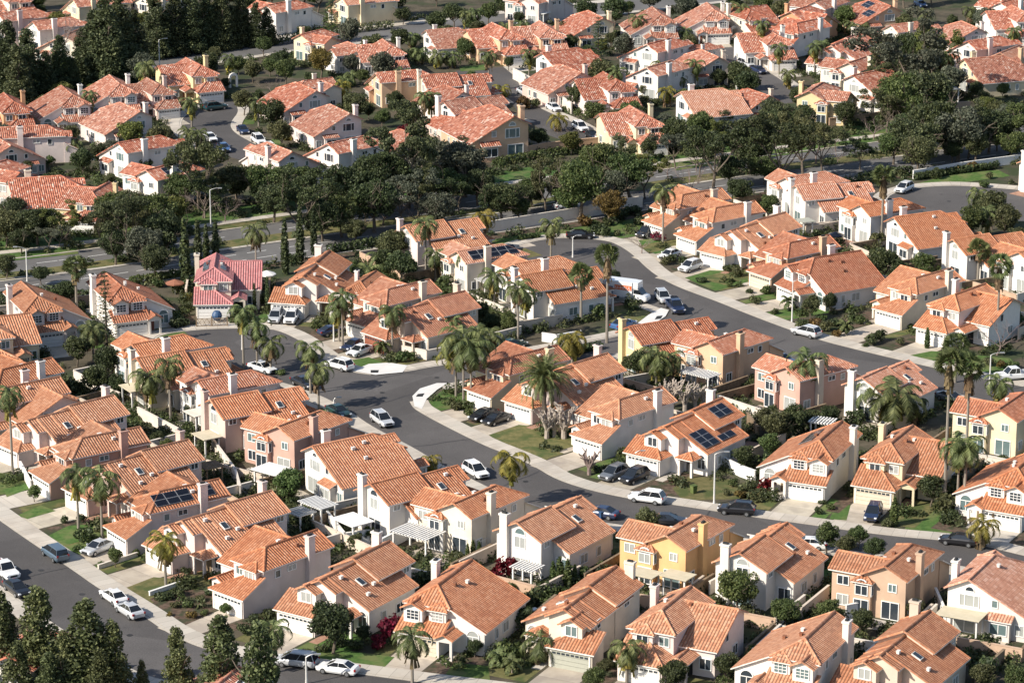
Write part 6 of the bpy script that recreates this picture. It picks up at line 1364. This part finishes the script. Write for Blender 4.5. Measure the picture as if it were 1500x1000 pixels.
# wooden lattice gate with a round blue ornament in front of the rose roofed house
p, q = up(289, 479), up(332, 478); d = q-p; o = link('lattice_gate', None, loc=p, rz=math.atan2(d.y, d.x)); L = d.length
mb = MB(); mb.box(0, L, -.03, .03, 1.25, 1.35); mb.box(0, L, -.03, .03, .1, .2)
for k in range(6):
    x = L*k/6; mb.tube((x, 0, .1), (x+L/6, 0, 1.3), .035, .035, 4); mb.tube((x+L/6, .04, .1), (x, .04, 1.3), .035, .035, 4)
link('lattice', mb.mesh('lattice'), ['wood'], o)
for x in (-.1, L/2, L+.1): mb = MB(); mb.box(x-.1, x+.1, -.1, .1, 0, 1.6); link('post', mb.mesh('post'), ['wood'], o)
tag(o, 'timber lattice gate across the cream house driveway', 'gate')
p = up(318, 471); B = leaves('blue_planter', [((0, 0, 1.0), (.75, .7, .6))], 160, .35, 5, 0, 1); o = link('blue_planter', None, loc=p)
mb = MB()
for k in range(5):
    z0, z1 = .25+k*.28, .25+(k+1)*.28; f = lambda z: .35+.45*math.sin(min(3.0, max(0.1, (z-.15)/1.6*3.1)))
    mb.tube((0, 0, z0), (0, 0, z1), f(z0), f(z1), 12, cap=(k in (0, 4)))
link('bowl', mb.mesh('bowl'), ['bluepool'], o); mb = MB(); mb.tube((0, 0, 0), (0, 0, .3), .3, .22, 10); link('foot', mb.mesh('foot'), ['gwall'], o); tag(o, 'big round blue ornament behind the timber lattice gate', 'ornament')
# wheelie bins
def bin_(x, y, col, label):
    p = up(x, y); o = link('wheelie_bin', None, loc=p, rz=.6); mb = MB(); mb.poly([(-.28, -.3, .05), (.28, -.3, .05), (.34, -.36, 1.0), (-.34, -.36, 1.0)]); mb.poly([(.28, .3, .05), (-.28, .3, .05), (-.34, .36, 1.0), (.34, .36, 1.0)]); mb.poly([(.28, -.3, .05), (.28, .3, .05), (.34, .36, 1.0), (.34, -.36, 1.0)]); mb.poly([(-.28, .3, .05), (-.28, -.3, .05), (-.34, -.36, 1.0), (-.34, .36, 1.0)]); link('body', mb.mesh('body'), [col], o)
    mb = MB(); mb.box(-.37, .37, -.4, .4, 1.0, 1.08); link('lid', mb.mesh('lid'), [col], o); tag(o, label, 'bin', 'wheelie bins')
bin_(616, 683, 'bluepool', 'blue wheelie bin left of the small yellowing palm'); bin_(1016, 722, 'lf_light', 'light green bin on the dry lawn below the arrays'); bin_(881, 760, 'bluepool', 'blue wheelie bin beside the navy car'); bin_(783, 904, 'pwhite', 'white bin beside the dark hedge by the big gabled house')
# avenue gate arches between far houses
def arch(x, y, label):
    p = up(x, y); o = link('garden_arch', None, loc=p, rz=.5); mb = MB()
    for sx in (-1, 1): mb.box(*sorted((sx*.55, sx*.95)), -.2, .2, 0, 2.0)
    n = 8
    pr = [(.55*math.cos(math.pi*k/n), 2.0+.45*math.sin(math.pi*k/n)) for k in range(n+1)]; ou = [(.95*math.cos(math.pi*k/n), 2.0+.95*math.sin(math.pi*k/n)) for k in range(n+1)]
    for k in range(n):
        for yy in (-.2, .2):
            fl = [(pr[k][0], yy, pr[k][1]), (ou[k][0], yy, ou[k][1]), (ou[k+1][0], yy, ou[k+1][1]), (pr[k+1][0], yy, pr[k+1][1])]; mb.poly(fl if yy < 0 else fl[::-1])
        mb.poly([(ou[k][0], -.2, ou[k][1]), (ou[k][0], .2, ou[k][1]), (ou[k+1][0], .2, ou[k+1][1]), (ou[k+1][0], -.2, ou[k+1][1])])
    link('arch', mb.mesh('arch'), ['w_white'], o); tag(o, label, 'arch', 'white garden arches')
arch(148, 184, 'white garden arch left of the upper left courtyard palms'); arch(214, 162, 'white garden arch beside the low hipped roof house'); arch(1075, 58, 'white garden arch right of the pale blue garage'); arch(907, 76, 'pale garden arch right of the tall spruce'); arch(1084, 134, 'white garden arch on the upper right street'); arch(342, 128, 'pale garden arch beside the yellow upper left house')
# ------------------------------------------------------------------ ground cover: low planting nobody could count
cv = random.Random(77)
def cover(name, pts, mat, leaf, per, seed):
    r = random.Random(seed); mb = MB()
    for p, rad, hg in pts:
        for _ in range(int(per*rad*(.6+hg*.5))):
            d = rdir(r); k = r.uniform(.5, 1.05); q = Vector((p.x+d.x*rad*k, p.y+d.y*rad*k, abs(d.z)*hg*k+.05)); nrm = (d+rdir(r)*.7+Vector((0, 0, .3))).normalized()
            a = nrm.orthogonal().normalized(); a.rotate(Matrix.Rotation(r.uniform(0, 6.28), 3, nrm)); b = nrm.cross(a); s = leaf*r.uniform(.6, 1.3)
            mb.poly([q+a*s, q+b*s*.6, q-a*s, q-b*s*.6])
    o = link(name, mb.mesh(name), [mat]); tag(o, kind='stuff'); return o
C1, C2, C3 = [], [], []
for h in HOUSES:
    x0, x1, y0, y1 = h['md']['ext']; n = 0
    for _ in range(80 if not h['far'] else 60):
        e = cv.random()
        if e < .5: q = (cv.uniform(x0-2, x1+2), y1+cv.uniform(1.2, 7))
        elif e < .85: q = (cv.choice((x0-cv.uniform(.6, 2.2), x1+cv.uniform(.6, 2.4))), cv.uniform(y0+1, y1+2))
        else: q = (cv.uniform(2.8, x1+.5), cv.uniform(y0-2.0, y0+1.5)) if not h['far'] else (cv.uniform(x0, x1), y0-cv.uniform(1, 5))
        p = hloc(h, *q); rad = cv.uniform(.45, 1.25)
        if not free(p, .55): continue
        (C1 if cv.random() < .62 else (C2 if cv.random() < .6 else C3)).append((p, rad, rad*cv.uniform(.6, 1.6)))
cover('ground_cover', C1, 'lf_dark', .2, 80, 1); cover('ground_cover', C2, 'lf_mid', .19, 70, 2); cover('ground_cover', C3, 'lf_olive', .18, 60, 3)
# undergrowth of the avenue belt
B1, B2 = [], []
for P, lo, hi, n in ((av_u, 11.8, 24, 420), (av_u, 6.2, 8.8, 40), (av_l, -6.3, -9.5, 170), (av_l, 6.3, 9.5, 70), (tp_, 9.2, 14, 120), (tp_, -8.2, -11, 60)):
    for _ in range(n):
        i = cv.randrange(len(P)-1); a, b = P[i], P[i+1]; d = (b-a)
        if d.length < .01: continue
        t = cv.random(); nn = Vector((-d.y, d.x)).normalized(); q = a+d*t+nn*cv.uniform(lo, hi); p = Vector((q.x, q.y, 0))
        if house_free(p, .5): (B1 if cv.random() < .65 else B2).append((p, cv.uniform(.6, 1.6), cv.uniform(.5, 1.7)))
cover('undergrowth', B1, 'lf_dark', .24, 60, 4); cover('undergrowth', B2, 'lf_olive', .22, 60, 5)
# ------------------------------------------------------------------ say which one: settle the labels of plants, walls and lamps
ORD = ['leftmost', 'second leftmost', 'third leftmost', 'fourth leftmost', 'fifth leftmost', 'sixth leftmost', 'seventh leftmost', 'eighth leftmost']
groups = {}
for o, ph in TODO:
    p = Vector((o['_at'][0], o['_at'][1], 0)) if '_at' in o else o.location.copy(); p.z = 0
    if '_at' in o: del o['_at']
    x, y = proj(p)
    best = min(HOUSES, key=lambda h: (h['c']-p).length)
    hx, hy = proj((best['c'].x, best['c'].y, 0)); dx, dy = x-hx, (y-hy)*2.2
    rel = ('left of the' if dx < 0 else 'right of the') if abs(dx) > abs(dy) else ('before the' if dy > 0 else 'behind the')
    groups.setdefault((ph, rel, best['ref']), []).append((x, y, o))
for (ph, rel, ref), L in groups.items():
    L.sort(key=lambda t: t[0]); n = len(L)
    for k, (x, y, o) in enumerate(L):
        w_ = '' if n == 1 else ('rightmost ' if k == n-1 else ORD[min(k, 7)]+' ')
        s = f'{w_}{ph} {rel} {ref}'.split()
        while len(s) > 16 and len(ph.split()) > 1:
            ph2 = ' '.join(ph.split()[1:]); s = f'{w_}{ph2} {rel} {ref}'.split(); ph = ph2
        o['label'] = ' '.join(s[:16])
